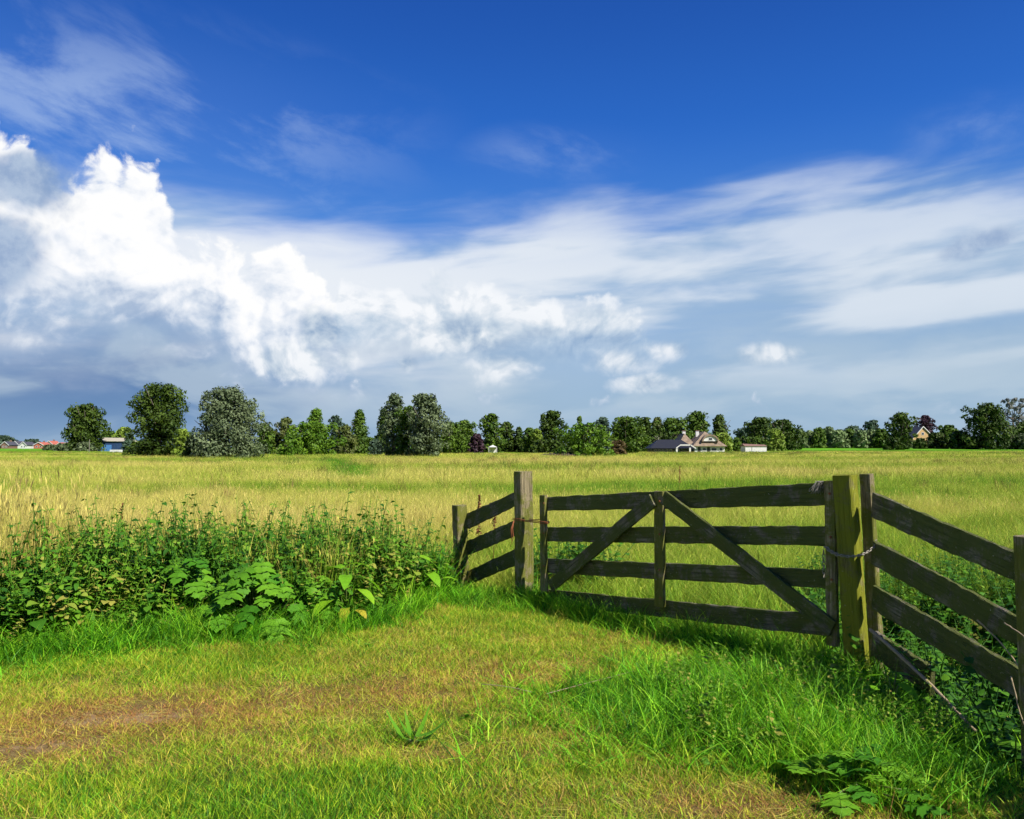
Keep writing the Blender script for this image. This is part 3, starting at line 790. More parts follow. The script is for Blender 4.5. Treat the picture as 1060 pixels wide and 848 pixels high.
def weeds():
    rg = random.Random(4); r = np.random.default_rng(9)
    ms = [to_src('nettle', *weed_stem(rg, rg.uniform(.6, .95), rg.choice((9, 11, 13)), rg.choice((.07, .09, .11, .14)), rg.choice(('nettle', 'nettle', 'dock', 'round')), rg.uniform(.3, 1.0), .5, False, rg.random() < .7), M['nettle']) for _ in range(14)]
    n = 5200; x = -6.6+5.95*r.random(n); y = 6.0+4.4*r.random(n)
    k = in_hedge(x, y) & ~((x < -4.4) & (y > 7.2) & (r.random(n) < .8)) & (y > hedge_front(x)+.15); x, y = x[k], y[k]
    dist = y - hedge_front(x)
    hh = (.50 + .72*sstep(0, 1.7, dist))*(.40+1.1*fbm(x*1.6, y*1.6))*(.8+.35*r.random(len(x)))
    hh = np.minimum(hh*1.06, .93+.14*r.random(len(x)))*np.where(x < -4.45, .6, 1)
    old = r.random(len(x)) < .05
    hog = ((x+2.2)/.75)**2 + ((y-7.1)/.5)**2; hh = np.where(hog < 1, hh*.45, hh)
    o = place('nettle_weeds', ms, x, y, .7, 1.25, np.where(old, .75, np.clip(.10+.9*(fbm(x*1.3+3, y*1.3)-.40)+.3*(r.random(len(x))-.5), 0, .45)), r, .7, hh)
    tag(o, 'dense dark green nettles and weeds along the ditch left of the gate', 'weeds')
    ms2 = [to_src('bramble', *weed_stem(rg, rg.uniform(.35, .6), 9, .09, 'round', .4, .8, False, False), M['nettle']) for _ in range(6)]
    # weeds in the right ditch and behind the gate
    n = 2600; x = 2.75+3.9*r.random(n); y = 3.6+6.6*r.random(n); k = (y < 8.2) | (x > 3.0+.25*(y-8)); x, y = x[k], y[k]; n = len(x)
    xb = np.concatenate([2.85+1.4*r.random(330), 3.95+1.3*r.random(520)]); yb = np.concatenate([2.3+1.6*r.random(330), 3.0+3.6*r.random(520)]); ob = place('shade_nettles', ms, xb, yb, 1.1, 1.75, .1*r.random(850), r, .4)  # mostly out of view, added to cast shade on the ditch and near corner
    tag(ob, 'tall nettles mostly out of view, added to shade the right ditch and the bottom right corner', 'weeds')
    o = place('ditch_weeds', ms, x, y, .45, .85, -.1+.4*r.random(n)*(y > 6), r, .5, .8)  # nearer weeds get a darker leaf colour standing in for ditch shade
    xv = 1.0+1.65*r.random(210); yv = 4.5+1.6*r.random(210); kv = beyond(xv, yv) < -.05; xv, yv = xv[kv], yv[kv]
    ov = place('verge_weeds', ms, xv, yv, .28, .5, .3+.2*r.random(len(xv)), r, .6, .9)
    tag(ov, 'bright leafy weeds mixed into the tall grass at the foot of the right posts', 'weeds')
    tag(o, 'leafy weeds filling the ditch behind the right fence wing, coloured darker near it for shade', 'weeds')
    n = 900; x = np.concatenate([2.6+3.4*r.random(n), .2+1.0*r.random(130), -5+4.4*r.random(350)]); y = np.concatenate([3.4+4.8*r.random(n), 9.3+1.2*r.random(130), 6.3+1.6*r.random(350)])
    k = (~lawn_side(x, y)) | (x > 2.55); x, y = x[k], y[k]
    o = place('bramble_weeds', ms2, x, y, .8, 1.3, np.zeros(len(x)), r, .6)
    tag(o, 'round leaved low brambles among the weeds and in the ditch', 'weeds')
    # low broad leaves in the lawn
    def rosette():
        V = []; Fs = []; R = []
        for i in range(7):
            v, f = leaf((0, 0, .01), i*.9+rg.random()*.4, rg.uniform(.3, 1.1), rg.uniform(.05, .10), 'dock', .5, .2, 0, .2, rg)
            o_ = len(V); V += v; Fs += [tuple(o_+k_ for k_ in ff) for ff in f]; R += [rg.random()]*len(v)
        return V, Fs, R
    ms3 = [to_src('rosette', *rosette(), M['lawnweed']) for _ in range(4)]
    x, y = frustum_pts(90, 3.3, 8, r, 0); k = lawn_side(x, y) & (r.random(len(x)) < .6) & (lawn_dry(x, y) < .5); x, y = x[k], y[k]
    x = np.concatenate([x, .8+1.6*r.random(90)]); y = np.concatenate([y, 4.2+2*r.random(90)])
    o = place('lawn_weeds', ms3, x, y, .6, 1.3, np.zeros(len(x)), r, .3)
    tag(o, 'small broad leaved weeds dotted through the lawn', 'weeds')
    # clover heads
    mb = MB()
    for s_ in range(1):
        mb.tube([(0, 0, .044), (0, 0, .047), (0, 0, .054), (0, 0, .057)], [.002, .006, .006, .002], 6)
    hme = bpy.data.meshes.new('clover'); hme.from_pydata([tuple(v) for v in mb.v], [], mb.f); hme.materials.append(M['white'])
    x, y = frustum_pts(6, 3.4, 4.0, r, 0); k = lawn_side(x, y) & (x < .1); x, y = x[k], y[k]
    o = place('clover_flowers', [hme], x, y, .8, 1.3, np.zeros(len(x)), r, .3); tag(o, 'tiny white clover heads in the front lawn', 'clover')
weeds()

def big_plant(name, label, cat, loc, leaves, rng, group=None):
    """leaves: list of (mat key, kind, az, reach, height, length, droop)"""
    root = empty(name, loc); tag(root, label, cat, group)
    st = MB()
    for mk, kind, az, reach, hz, L, dr in leaves:
        b = (math.cos(az)*reach, math.sin(az)*reach, hz)
        st.tube([(0, 0, -.02), (b[0]*.35, b[1]*.35, hz*.7), b], [.008, .006, .004], 5)
    link_o = st.build('stem', M['stem'], root, True)
    for mk, kind, az, reach, hz, L, dr in leaves:
        b = (math.cos(az)*reach, math.sin(az)*reach, hz)
        if kind == 'lobed':
            az2 = math.atan2(math.sin(az)-1.1, math.cos(az))+rng.uniform(-.6, .6)
            v, f = lobed_leaf(b, az2, rng.uniform(-.75, -.1) if dr > .3 else rng.uniform(-.25, .35), L, rng, dr*.7)
        else: v, f = leaf(b, az+rng.uniform(-.2, .2), rng.uniform(-.1, .4), L, kind, dr, .12, rng.uniform(-.3, .3), .25, rng)
        rr = rng.random(); me = to_src('leaf', v, f, [rr]*len(v), M[mk])
        link('leaf', me, root)
    return root

def plants():
    rg = random.Random(21)
    def ring(n, mk, kind, r0, r1, h0, h1, L0, L1, dr=.6, a0=None, a1=None):
        o = []
        for i in range(n):
            a = rg.uniform(a0, a1) if a0 is not None else i*2.4+rg.uniform(-.3, .3)
            q = i/max(1, n-1)
            o.append((mk, kind, a, r0+(r1-r0)*q, h1+(h0-h1)*q, L0+(L1-L0)*rg.random(), dr))
        return o
    fr = lambda px, py, dz=0: (lambda q: (q.x, q.y, gz(q.x, q.y)))(gp(px, py))
    big_plant('hogweed_plant', 'large dark green hogweed with jagged lobed leaves before the nettles, between lawn and weeds', 'plant', fr(262, 655),
              ring(34, 'hogweed', 'lobed', .08, .50, .14, .60, .17, .27), rg)
    big_plant('hogweed_plant', 'smaller lobed hogweed at the lawn edge, left of the yellowing dock', 'plant', fr(325, 648),
              ring(14, 'hogweed', 'lobed', .05, .32, .12, .44, .15, .23), rg)
    big_plant('hogweed_plant', 'hogweed with pale jagged leaves in the tall weeds left of the largest hogweed', 'plant', fr(190, 652),
              ring(9, 'hogweed', 'lobed', .05, .3, .3, .62, .16, .24), rg)
    big_plant('hogweed_plant', 'dark hogweed rosette at the front right edge of the lush grass', 'plant', fr(885, 812),
              ring(24, 'hogweed', 'lobed', .03, .30, .07, .20, .12, .19, .25), rg)
    big_plant('dock_plant', 'light green dock with large oval leaves and one yellow drooping leaf at the lawn edge', 'plant', fr(358, 648),
              ring(8, 'dock', 'dock', .04, .2, .25, .55, .24, .32, .9) + [('dead_leaf', 'dock', -1.4, .14, .17, .23, 1.0), ('dead_leaf', 'dock', -.9, .2, .16, .18, 1.0), ('dead_leaf', 'dock', -2.3, .14, .18, .20, 1.0)], rg)
    big_plant('dock_plant', 'lime green dock between the yellowing dock and the left fence wing', 'plant', fr(430, 625),
              ring(9, 'dock', 'dock', .04, .3, .25, .5, .18, .30, .8), rg)
    big_plant('dock_plant', 'narrow leaved dock seedling standing in the bare patch of the lawn', 'plant', fr(428, 765),
              ring(10, 'lawnweed', 'lance', .01, .05, .02, .05, .12, .20, -1.1), rg)
    big_plant('dock_plant', 'small dock with one broad pale leaf at the foot of the right gate post', 'plant', fr(925, 735),
              ring(5, 'dock', 'dock', .02, .08, .16, .26, .12, .18, .5), rg)
    # tall seeding docks and thistles standing above the weeds
    for px, py, H, lab in ((190, 560, 1.15, 'tall leafy dock stalk standing highest above the left weeds'), (73, 565, 1.05, 'dark leafy stalk above the weeds beside the tall dry grass at far left'),
                           (355, 560, 1.2, 'tall dark thistle stalk rising above the weeds behind the yellowing dock'), (398, 565, 1.1, 'leafy stalk above the weeds nearest the left fence wing')):
        q = gp(px, 462.5+EYE*F/9.0); root = empty('tall_weed', (q.x, q.y, gz(q.x, q.y)))
        tag(root, lab, 'weed', 'tall single weeds above the nettles')
        V, Fs, R = weed_stem(rg, H, 12, .17, 'dock', .5, .12, False, False)
        link('leafy_stem', to_src('leafy_stem', V, Fs, R, M['nettle']), root)
    for px, D, H, lab in ((494, 11.2, 1.15, 'rusty brown sorrel spike behind the left fence wing, left one'), (510, 10.8, 1.0, 'rusty brown sorrel spike behind the left fence wing, nearer the tall post'),
                      (703, 26, 1.1, 'rusty sorrel spike in the meadow above the middle of the gate'), (125, 12, 1.1, 'brown seeding grass stalk above the weeds at left')):
        q = at(px, 500, D); root = empty('sorrel_stalk', (q.x, q.y, gz(q.x, q.y))); tag(root, lab, 'weed', 'sorrel spikes')
        V = []; Fs = []; R = []
        mb = MB(); mb.tube([(0, 0, 0), (.02, 0, H*.5), (.03, .01, H)], [.005, .004, .002], 4); V += mb.v; Fs += mb.f; R += [.2]*len(mb.v)
        for i in range(130):
            t = rg.uniform(.5, 1); b = (.03*t+rg.uniform(-1, 1)*.06*(1.1-t), rg.uniform(-1, 1)*.06*(1.1-t), H*t)
            v, f = leaf(b, rg.random()*6, rg.uniform(.2, 1.2), .03, 'round', .2, .1, 0, 0, rg); o_ = len(V); V += v; Fs += [tuple(o_+k for k in ff) for ff in f]; R += [rg.random()]*len(v)
        link('seed_spike', to_src('seed_spike', V, Fs, R, M['seedstem']), root)
plants()

# ------------------------------------------------------------------ gate and fence
def board(name, a, b, hgt, thick, mat, parent, nrm=None, rng=random, seg=14, rough=.004, z_axis=None, h_end=None):
    """plank from a to b (centre line), hgt across, thick through; grain along local X"""
    a = Vector(a); b = Vector(b); X = (b-a); L = X.length; X.normalize()
    if nrm is None: nrm = X.cross(Vector((0, 0, 1)))
    Y = Vector(nrm); Y = (Y - X*Y.dot(X)).normalized(); Z = X.cross(Y).normalized()
    ch = min(hgt, thick)*.10
    V = []; Fs = []
    for i in range(seg+1):
        t = i/seg; hh = hgt if h_end is None else hgt+(h_end-hgt)*t
        hy, hz = thick/2, hh/2
        sec = [(-hy+ch, -hz), (hy-ch, -hz), (hy, -hz+ch), (hy, hz-ch), (hy-ch, hz), (-hy+ch, hz), (-hy, hz-ch), (-hy, -hz+ch)]
        oz = rng.uniform(-rough, rough); oy = rng.uniform(-rough, rough)*.5
        for (y, z) in sec:
            V.append((L*t + (rng.uniform(-.004, .004) if i in (0, seg) else 0), y+oy+rng.uniform(-1, 1)*rough*.35, z+oz*.5+rng.uniform(-1, 1)*rough*.6))
    for i in range(seg):
        for k in range(8): Fs.append((i*8+k, (i+1)*8+k, (i+1)*8+(k+1) % 8, i*8+(k+1) % 8))
    Fs.append(tuple(range(8))); Fs.append(tuple(seg*8+k for k in range(7, -1, -1)))
    me = bpy.data.meshes.new(name); me.from_pydata(V, [], Fs); me.materials.append(mat)
    me.update()
    o = link(name, me)
    Mw = Matrix.Identity(4)
    for r_ in range(3): Mw[r_][0] = X[r_]; Mw[r_][1] = Y[r_]; Mw[r_][2] = Z[r_]; Mw[r_][3] = a[r_]
    if parent is not None:
        o.parent = parent; o.matrix_parent_inverse = Matrix.Identity(4)
        o.matrix_basis = Matrix.Translation(-Vector(parent.location)) @ Mw
    else: o.matrix_basis = Mw
    return o

GN = Vector((-0.793, -0.609, 0))          # near face of the gate looks this way
GL = Vector((0.383, 8.79, 0)); GR = Vector((2.398, 6.2, 0))
GD = (GR-GL)
def on_gate(px, py, off=0.0):
    """point on the gate's plane (moved off along its near normal) seen at a pixel"""
    e = Vector((0, 0, EYE)); d = at(px, py, 10.0) - e
    nrm = Vector((-GD.y, GD.x, 0)).normalized()
    if nrm.dot(Vector(GN)) < 0: nrm = -nrm
    base = GL + nrm*off
    k = (base-e).dot(nrm)/d.dot(nrm)
    return e + d*k
GNRM = Vector((-GD.y, GD.x, 0)).normalized()
if GNRM.dot(GN) < 0: GNRM = -GNRM

def build_gate():
    rg = random.Random(8)
    g = empty('field_gate', (1.39, 7.5, 0)); tag(g, 'weathered four bar timber field gate with two braces, closing the way into the meadow', 'gate')
    TH = .032
    # rails: px left, top left, bottom left, px right, top right, bottom right
    for (xl, tl, bl, xr, tr, br) in ((561, 515.0, 528.8, 860, 499.3, 523.0), (561, 545.8, 560.3, 860, 544.8, 565.0), (561, 578.0, 593.0, 860, 590.0, 609.0), (561, 609.5, 624, 860, 637.5, 659)):
        a0, a1 = on_gate(xl, tl), on_gate(xl, bl); b0, b1 = on_gate(xr, tr), on_gate(xr, br)
        board('rail', (a0+a1)/2, (b0+b1)/2, (a0-a1).z, TH, M['plank'], g, GNRM, rg, 40, .007, h_end=(b0-b1).z)
    # stiles, on the near face
    def stile(xt, yt, xb, yb, w, off, th=.04):
        board('stile', on_gate(xt, yt, off), on_gate(xb, yb, off), w, th, M['post'], g, GNRM, rg, 14, .004)
    stile(562.5, 513, 563.5, 612, .085, .0385)
    stile(683.0, 508.5, 683.0, 628, .105, .040)
    stile(859.5, 498, 862.5, 668, .085, .040)
    # braces from the foot of each end up to the middle
    board('brace', on_gate(570, 607, .078), on_gate(676, 518, .078), .125, .03, M['plank'], g, GNRM, rg, 16, .004)
    board('brace', on_gate(687, 514.5, .078), on_gate(862, 651, .078), .125, .03, M['plank'], g, GNRM, rg, 20, .004)
    # bolt heads
    for px, py in ((683, 519), (683, 553), (683, 590), (684, 619), (859, 511), (860, 556), (861, 600), (563, 521), (563, 552), (563, 586)):
        q = on_gate(px, py, .062); mb = MB(); mb.tube([q-g.location, q-g.location+GNRM*.008, q-g.location+GNRM*.010], [.009, .009, .004], 8)
        mb.build('bolt', M['rust'], g)
    return g
gate = build_gate()

def post(name, label, cx, cy, zt, zb, w, d, ang, mat, lean=(0, 0), top_slope=.015, rg=random, taper=1.0, group=None):
    """squared timber post; w across its dark (gate) face, d across its end face"""
    a = Vector((cx+lean[0], cy+lean[1], zb)); b = Vector((cx, cy, zt))
    me_o = board(name, a, b, w, d, mat, None, Vector((math.cos(ang), math.sin(ang), 0)), rg, 22, .004, h_end=w*taper)
    tag(me_o, label, 'post', group); return me_o
gang = math.atan2(GNRM.y, GNRM.x)
def posts():
    rg = random.Random(3)
    c = at(541.5, 500, 9.13)
    post('gate_post', 'tall weathered post at the left end of the gate, held by rusty wire', c.x, c.y, at(541, 488, 9.13).z, -.12, .14, .175, gang, M['post'], (.02, 0), rg=rg)
    c = at(874.5, 500, 6.05); post('gate_post', 'thick green mossy hinge post at the right end of the gate', c.x, c.y, at(876, 491.5, 6.05).z, -.2, .150, .105, gang, M['post_moss'], (.085, .01), rg=rg)
    c = at(897.5, 500, 5.98); post('fence_post', 'thinner post chained behind the thick mossy gate post', c.x+.02, c.y+.05, at(897, 491, 6.03).z, -.25, .085, .07, gang+.12, M['post'], (.06, 0), rg=rg)
posts()

def wing_left():
    rg = random.Random(13)
    g = empty('fence_wing', (-.27, 9.63, 0)); tag(g, 'short three board fence wing running down from the left gate post into the weeds', 'fence')
    D1, D0 = 10.08, 9.22
    for yl0, yl1, yr0, yr1 in ((531.5, 548.5, 508.5, 522.5), (560, 575.5, 538, 554), (591.5, 606, 567.5, 584)):
        a0, a1 = at(484, yl0, D1), at(484, yl1, D1); b0, b1 = at(538, yr0-1, D0), at(538, yr1-1, D0)
        board('rail', (a0+a1)/2, (b0+b1)/2, (a0-a1).z*.92, .03, M['plank'], g, None, rg, 20, .007, h_end=(b0-b1).z*.95)
    # end post
    c = at(475.5, 523, D1)
    a = Vector((c.x+.04, c.y, -.3)); b = Vector((c.x, c.y, at(475, 523, D1).z))
    board('end_post', a, b, .10, .15, M['post'], g, GNRM, rg, 16, .006, h_end=.13)
    return g
wing_left()

def wing_right():
    rg = random.Random(17)
    g = empty('fence_wing', (2.72, 5.2, -.1)); tag(g, 'fence wing of broad dark boards falling from the right gate post toward the viewer', 'fence')
    D0, D1 = 5.93, 4.30
    for yl0, yl1, yr0, yr1 in ((509.5, 536, 581, 611), (559, 585, 650, 680), (605, 631, 704, 736), (652, 680, 763, 796)):
        a0, a1 = at(905, yl0, D0), at(905, yl1, D0); b0, b1 = at(1080, yr0+2.5, D1), at(1080, yr1+2.5, D1)
        b0.x = b1.x = at(1078, 600, D1).x
        if yl0 == 652: b0 = a0.lerp(b0, .42); b1 = a1.lerp(b1, .42)
        board('rail', (a0+a1)/2, (b0+b1)/2, (a0-a1).z*.97, .032, M['plank'], g, None, rg, 28, .007, h_end=(b0-b1).z)
    c = at(1064, 555, 4.36)
    board('end_post', (c.x+.02, c.y, -.55), (c.x, c.y, c.z), .11, .10, M['post'], g, Vector((-1, -.1, 0)), rg, 16, .005)
    # a loose brace stick leaning from the post foot is a thing of its own
    return g
wing_right()

def stick(name, label, p, q, r0, r1, bend=.02, mat='stick', cat='stick'):
    p, q = Vector(p), Vector(q); rg = random.Random(int(p.x*991)+5); pts = []
    for i in range(9):
        t = i/8; v = p.lerp(q, t); v.z += bend*math.sin(PI*t); v.x += rg.uniform(-.003, .003); pts.append(v)
    o = MB().tube(pts, [r0+(r1-r0)*i/8 for i in range(9)], 7).build(name, M[mat], None, True); tag(o, label, cat); return o
stick('dead_stick', 'long pale stick leaning from the foot of the mossy post down into the ditch', at(901, 652, 5.75), at(1010, 757, 4.75), .012, .009)
stick('dead_stick', 'bent dry stalk lying against the right fence boards above the ditch', at(1012, 642, 4.75), at(1062, 700, 4.4), .005, .003, .02)
stick('dead_stick', 'short white peeled twig on the middle board at the right edge', at(1040, 645, 4.36), at(1062, 660, 4.2), .004, .003, 0)
stick('dead_stalk', 'upright dry grass stalk standing before the lowest right fence board', at(1046, 700, 4.25), at(1060, 752, 4.2), .004, .003, 0, cat='stalk')
stick('dead_stalk', 'long straw stalk lying across the lawn in the middle', Vector((*gp(565, 722).xy, .05)), Vector((*gp(655, 700).xy, .06)), .003, .002, 0, cat='stalk')
stick('dead_stalk', 'crooked straw stalk on the lawn left of the long one', Vector((*gp(498, 712).xy, .05)), Vector((*gp(550, 720).xy, .05)), .003, .002, .01, cat='stalk')

def wire_and_chain():
    # rusty wire round the latch post and the gate's stile
    pts = [at(531, 538, 9.02), at(536, 538.5, 8.98), at(543, 539.5, 8.93), at(551, 540.5, 8.9), at(560, 541.5, 8.72), at(567, 542, 8.66), at(568.5, 541, 8.75), at(560, 540, 8.85), at(548, 538.5, 9.0)]
    mb = MB().tube(pts, .0055, 6)
    mb.tube([p + Vector((0, -.004, .014+.004*math.sin(i*2))) for i, p in enumerate(pts)], .0045, 6)
    mb.tube([at(532, 539, 9.0), at(530.5, 547, 8.99), at(531.5, 556, 8.99), at(528.5, 566, 8.99)], [.007, .006, .005, .003], 6)
    mb.tube([at(532, 539, 9.0), at(529, 548, 8.99), at(530, 562, 8.99)], [.006, .006, .003], 6)
    o = mb.build('tie_wire', M['rust'], None, True); tag(o, 'rusty orange wire tying the gate to the tall left post, loose end hanging down', 'wire')
    # chain: every link a ring
    g = empty('chain', at(880, 575, 5.9)); tag(g, 'galvanised chain looped round the gate stile and both right posts', 'chain')
    path = [at(854, 566, 6.12), at(860, 571, 6.02), at(867, 574.5, 5.93), at(876, 576, 5.885), at(885, 576, 5.86), at(893, 574, 5.84), at(899, 571, 5.86), at(905, 566, 5.89), at(907, 560, 5.97)]
    pl = [];
    for i in range(len(path)-1):
        for k in range(3): pl.append(path[i].lerp(path[i+1], k/3))
    pl.append(path[-1])
    mb = MB()
    for i in range(len(pl)-1):
        c = (pl[i]+pl[i+1])/2; d = (pl[i+1]-pl[i]).normalized(); L = (pl[i+1]-pl[i]).length*.72
        s = d.cross(Vector((0, 0, 1))).normalized(); u = s.cross(d)
        if i % 2: s = u
        ring = [c - Vector(g.location) + d*L*math.cos(t)*1.0 + s*L*.52*math.sin(t) for t in [2*PI*k/10 for k in range(11)]]
        mb.tube(ring, .0042, 5)
    mb.build('chain_links', M['galv'], g, True)
    mb = MB(); q = at(852.5, 572, 6.1) - Vector(g.location)
    for i in range(7):
        c = q + Vector((0, 0, -.028*i)); s = Vector((1, 0, 0)) if i % 2 else Vector((0, 1, 0))
        mb.tube([c + Vector((0, 0, .02*math.cos(t))) + s*.010*math.sin(t) for t in [2*PI*k/8 for k in range(9)]], .0035, 5)
    mb.build('hanging_end', M['galv'], g, True)
    # grey twine tuft on the top rail
    mb = MB(); rg = random.Random(2)
    base = on_gate(850, 501, .03)
    for i in range(26):
        p = base + Vector((rg.uniform(-.02, .02), rg.uniform(-.02, .02), .01)); pts = [p]
        dx = rg.uniform(-.05, .01)
        for k in range(5):
            p = p + Vector((dx*.3+rg.uniform(-.012, .012), rg.uniform(-.012, .012), -.018-.01*rg.random() if k else .012)); pts.append(p)
        mb.tube(pts, .0022, 4)
    o = mb.build('twine', M['twine'], None, True); tag(o, 'frayed grey twine caught on the top rail beside the mossy post', 'twine')
wire_and_chain()

# ------------------------------------------------------------------ trees
def crown_mesh(W, H, shape, D, rng, dens=1.0, depth=1.0):
    """leaf clumps spread through lobes; base at z=0, centred"""
    R = W/2
    prof = {'round': lambda t: math.sqrt(max(0, 1-(abs(t-.45)/.55)**2.6)),
            'broad': lambda t: math.sqrt(max(0, 1-(abs(t-.40)/.60)**3.0)),
            'cone': lambda t: max(0.05, (1-t)**.75*1.05 if t > .18 else .85),
            'oval': lambda t: math.sqrt(max(0, 1-(abs(t-.38)/.62)**2.1)),
            'shrub': lambda t: math.sqrt(max(0, 1-(t/1.02)**2.4)),
            'column': lambda t: .85*math.sqrt(max(0, 1-(abs(t-.5)/.52)**3)),
            'airy': lambda t: math.sqrt(max(0, 1-((t-.6)/.45)**2))}[shape]
    nl = {'airy': 46, 'cone': 36, 'round': 74, 'broad': 74, 'oval': 68, 'shrub': 66, 'column': 34}[shape]
    P = []; Nn = []; RR = []; big = rng.uniform(.85, 1.15)
    base_t = {'shrub': .0, 'airy': .3, 'cone': .03, 'column': .03}.get(shape, .03)
    leafs = max(.16, 2.6*D/F)
    for i in range(nl):
        t = base_t + (1-base_t)*((i+.5)/nl)**.95
        t = min(.97, max(0.02, t + rng.uniform(-.03, .03))); pr = prof(t)
        a = i*2.4+rng.uniform(-.6, .6)
        lr = min(R, H*.5)*(.15+.20*rng.random()**1.6)*(.7+.4*pr)
        if shape == 'airy': lr *= .62
        if shape in ('cone', 'column'): lr = R*(.25+.28*pr)*(.8+.4*rng.random())
        wob = .80+.42*math.sin(a*1.7+big*9)*math.sin(t*7+big*5)+rng.uniform(-.10, .16); pr *= max(.45, min(1.22, wob)) if shape != 'shrub' else max(.8, min(1.1, wob))
        rad = max(0, R*pr - lr*.6)*(rng.uniform(.35, 1.3)**.5)
        c = np.array([math.cos(a)*rad, math.sin(a)*rad*depth, max(lr*.55, min(H-lr*.85, H*t))])
        n = int(dens*17.0*lr*lr/(leafs*leafs)*(1 if shape != 'airy' else .25))
        n = max(25, min(n, 700))
        d = rng.np.normal(size=(n, 3)); d /= np.linalg.norm(d, axis=1)[:, None]
        rr = lr*(.60+.48*rng.np.random(n)**.6)*(1+.18*np.sin(d[:, 0]*7+i)*np.cos(d[:, 2]*6+i))
        P.append(c + d*rr[:, None]*np.array([1, 1, .85])); Nn.append(d + rng.np.normal(size=(n, 3))*.45 + np.array([0, 0, .25]))
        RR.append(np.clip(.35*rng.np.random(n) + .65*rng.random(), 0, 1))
    # filling deep inside so little sky shows through the middle
    n = int(dens*4.6*W*H/(leafs*leafs)) if shape != 'airy' else 60
    n = min(n, 4000)
    t = base_t + (.93-base_t)*rng.np.random(n); pr = np.array([prof(q) for q in t]); a = rng.np.random(n)*2*PI
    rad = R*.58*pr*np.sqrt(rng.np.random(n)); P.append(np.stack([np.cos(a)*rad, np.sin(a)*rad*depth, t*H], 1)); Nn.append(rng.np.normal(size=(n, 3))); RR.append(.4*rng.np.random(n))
    P = np.concatenate(P); Nn = np.concatenate(Nn); RR = np.concatenate(RR)
    P[:, 2] = np.maximum(P[:, 2], .05)
    Nn /= np.linalg.norm(Nn, axis=1)[:, None]
    up = rng.np.normal(size=P.shape); A = np.cross(Nn, up); A /= np.linalg.norm(A, axis=1)[:, None]; B = np.cross(Nn, A)
    s = leafs*(.45+.75*rng.np.random(len(P)))[:, None]*.62
    k = .35+.4*rng.np.random((len(P), 1))
    V = np.stack([P-A*s, P-A*s*.1+B*s*k, P+A*s, P+A*s*.15-B*s*k*1.15], 1).reshape(-1, 3)
    b = np.arange(len(P))*4; Q = np.stack([b, b+1, b+2, b+3], 1)
    return V, Q, np.repeat(RR, 4)

class Rg(random.Random):
    pass
def tree(name, label, px, wpx, ytop, D, shape, colr, group, seed, dens=1.0, cat='tree', trunk=True, ybase=None):
    q = at(px, 450, D); X, Y = q.x, D; z0 = gz(X, Y)
    H = at(px, ytop, D).z - z0; W = wpx*D/F*(1.10 if D < 150 or D > 290 else 1.24)
    rg = Rg(seed); rg.np = np.random.default_rng(seed)
    root = empty(name, (X, Y, z0)); tag(root, label, cat, group)
    V, Q, R = crown_mesh(W, H, shape, D, rg, dens, .8)
    link('crown', mesh_np('crown', V, [Q], M['f_'+colr], False, {'rnd': R}), root)
    mb = MB(); tr = max(.05, .022*H + .01*W)
    top = .75*H
    mb.tube([(0, 0, -.2), (rg.uniform(-.1, .1), 0, H*.15), (rg.uniform(-.02, .02)*H, rg.uniform(-.02, .02)*H, H*.4), (0, 0, top)], [tr*1.25, tr, tr*.7, tr*.2], 7)
    for i in range(14 if shape == 'airy' else 6):
        t = rg.uniform(.18, .6); a = rg.uniform(0, 6.28); ln = W*.42*rg.uniform(.6, 1)
        p0 = Vector((0, 0, H*t)); p2 = Vector((math.cos(a)*ln, math.sin(a)*ln, min(H*.93, H*t+ln*rg.uniform(.5, 1.3)))); p1 = p0.lerp(p2, .5)+Vector((0, 0, -.04*H))
        mb.tube([p0, p1, p2], [tr*.5, tr*.3, tr*.08], 5)
        if shape == 'airy':
            for k in range(3):
                e = p1.lerp(p2, rg.uniform(0, 1)); mb.tube([e, e+Vector((rg.uniform(-1, 1), rg.uniform(-1, 1), rg.uniform(.2, 1)))*H*.12], [tr*.18, tr*.05], 4)
    mb.build('trunk', M['bark'], root, True)
    return root

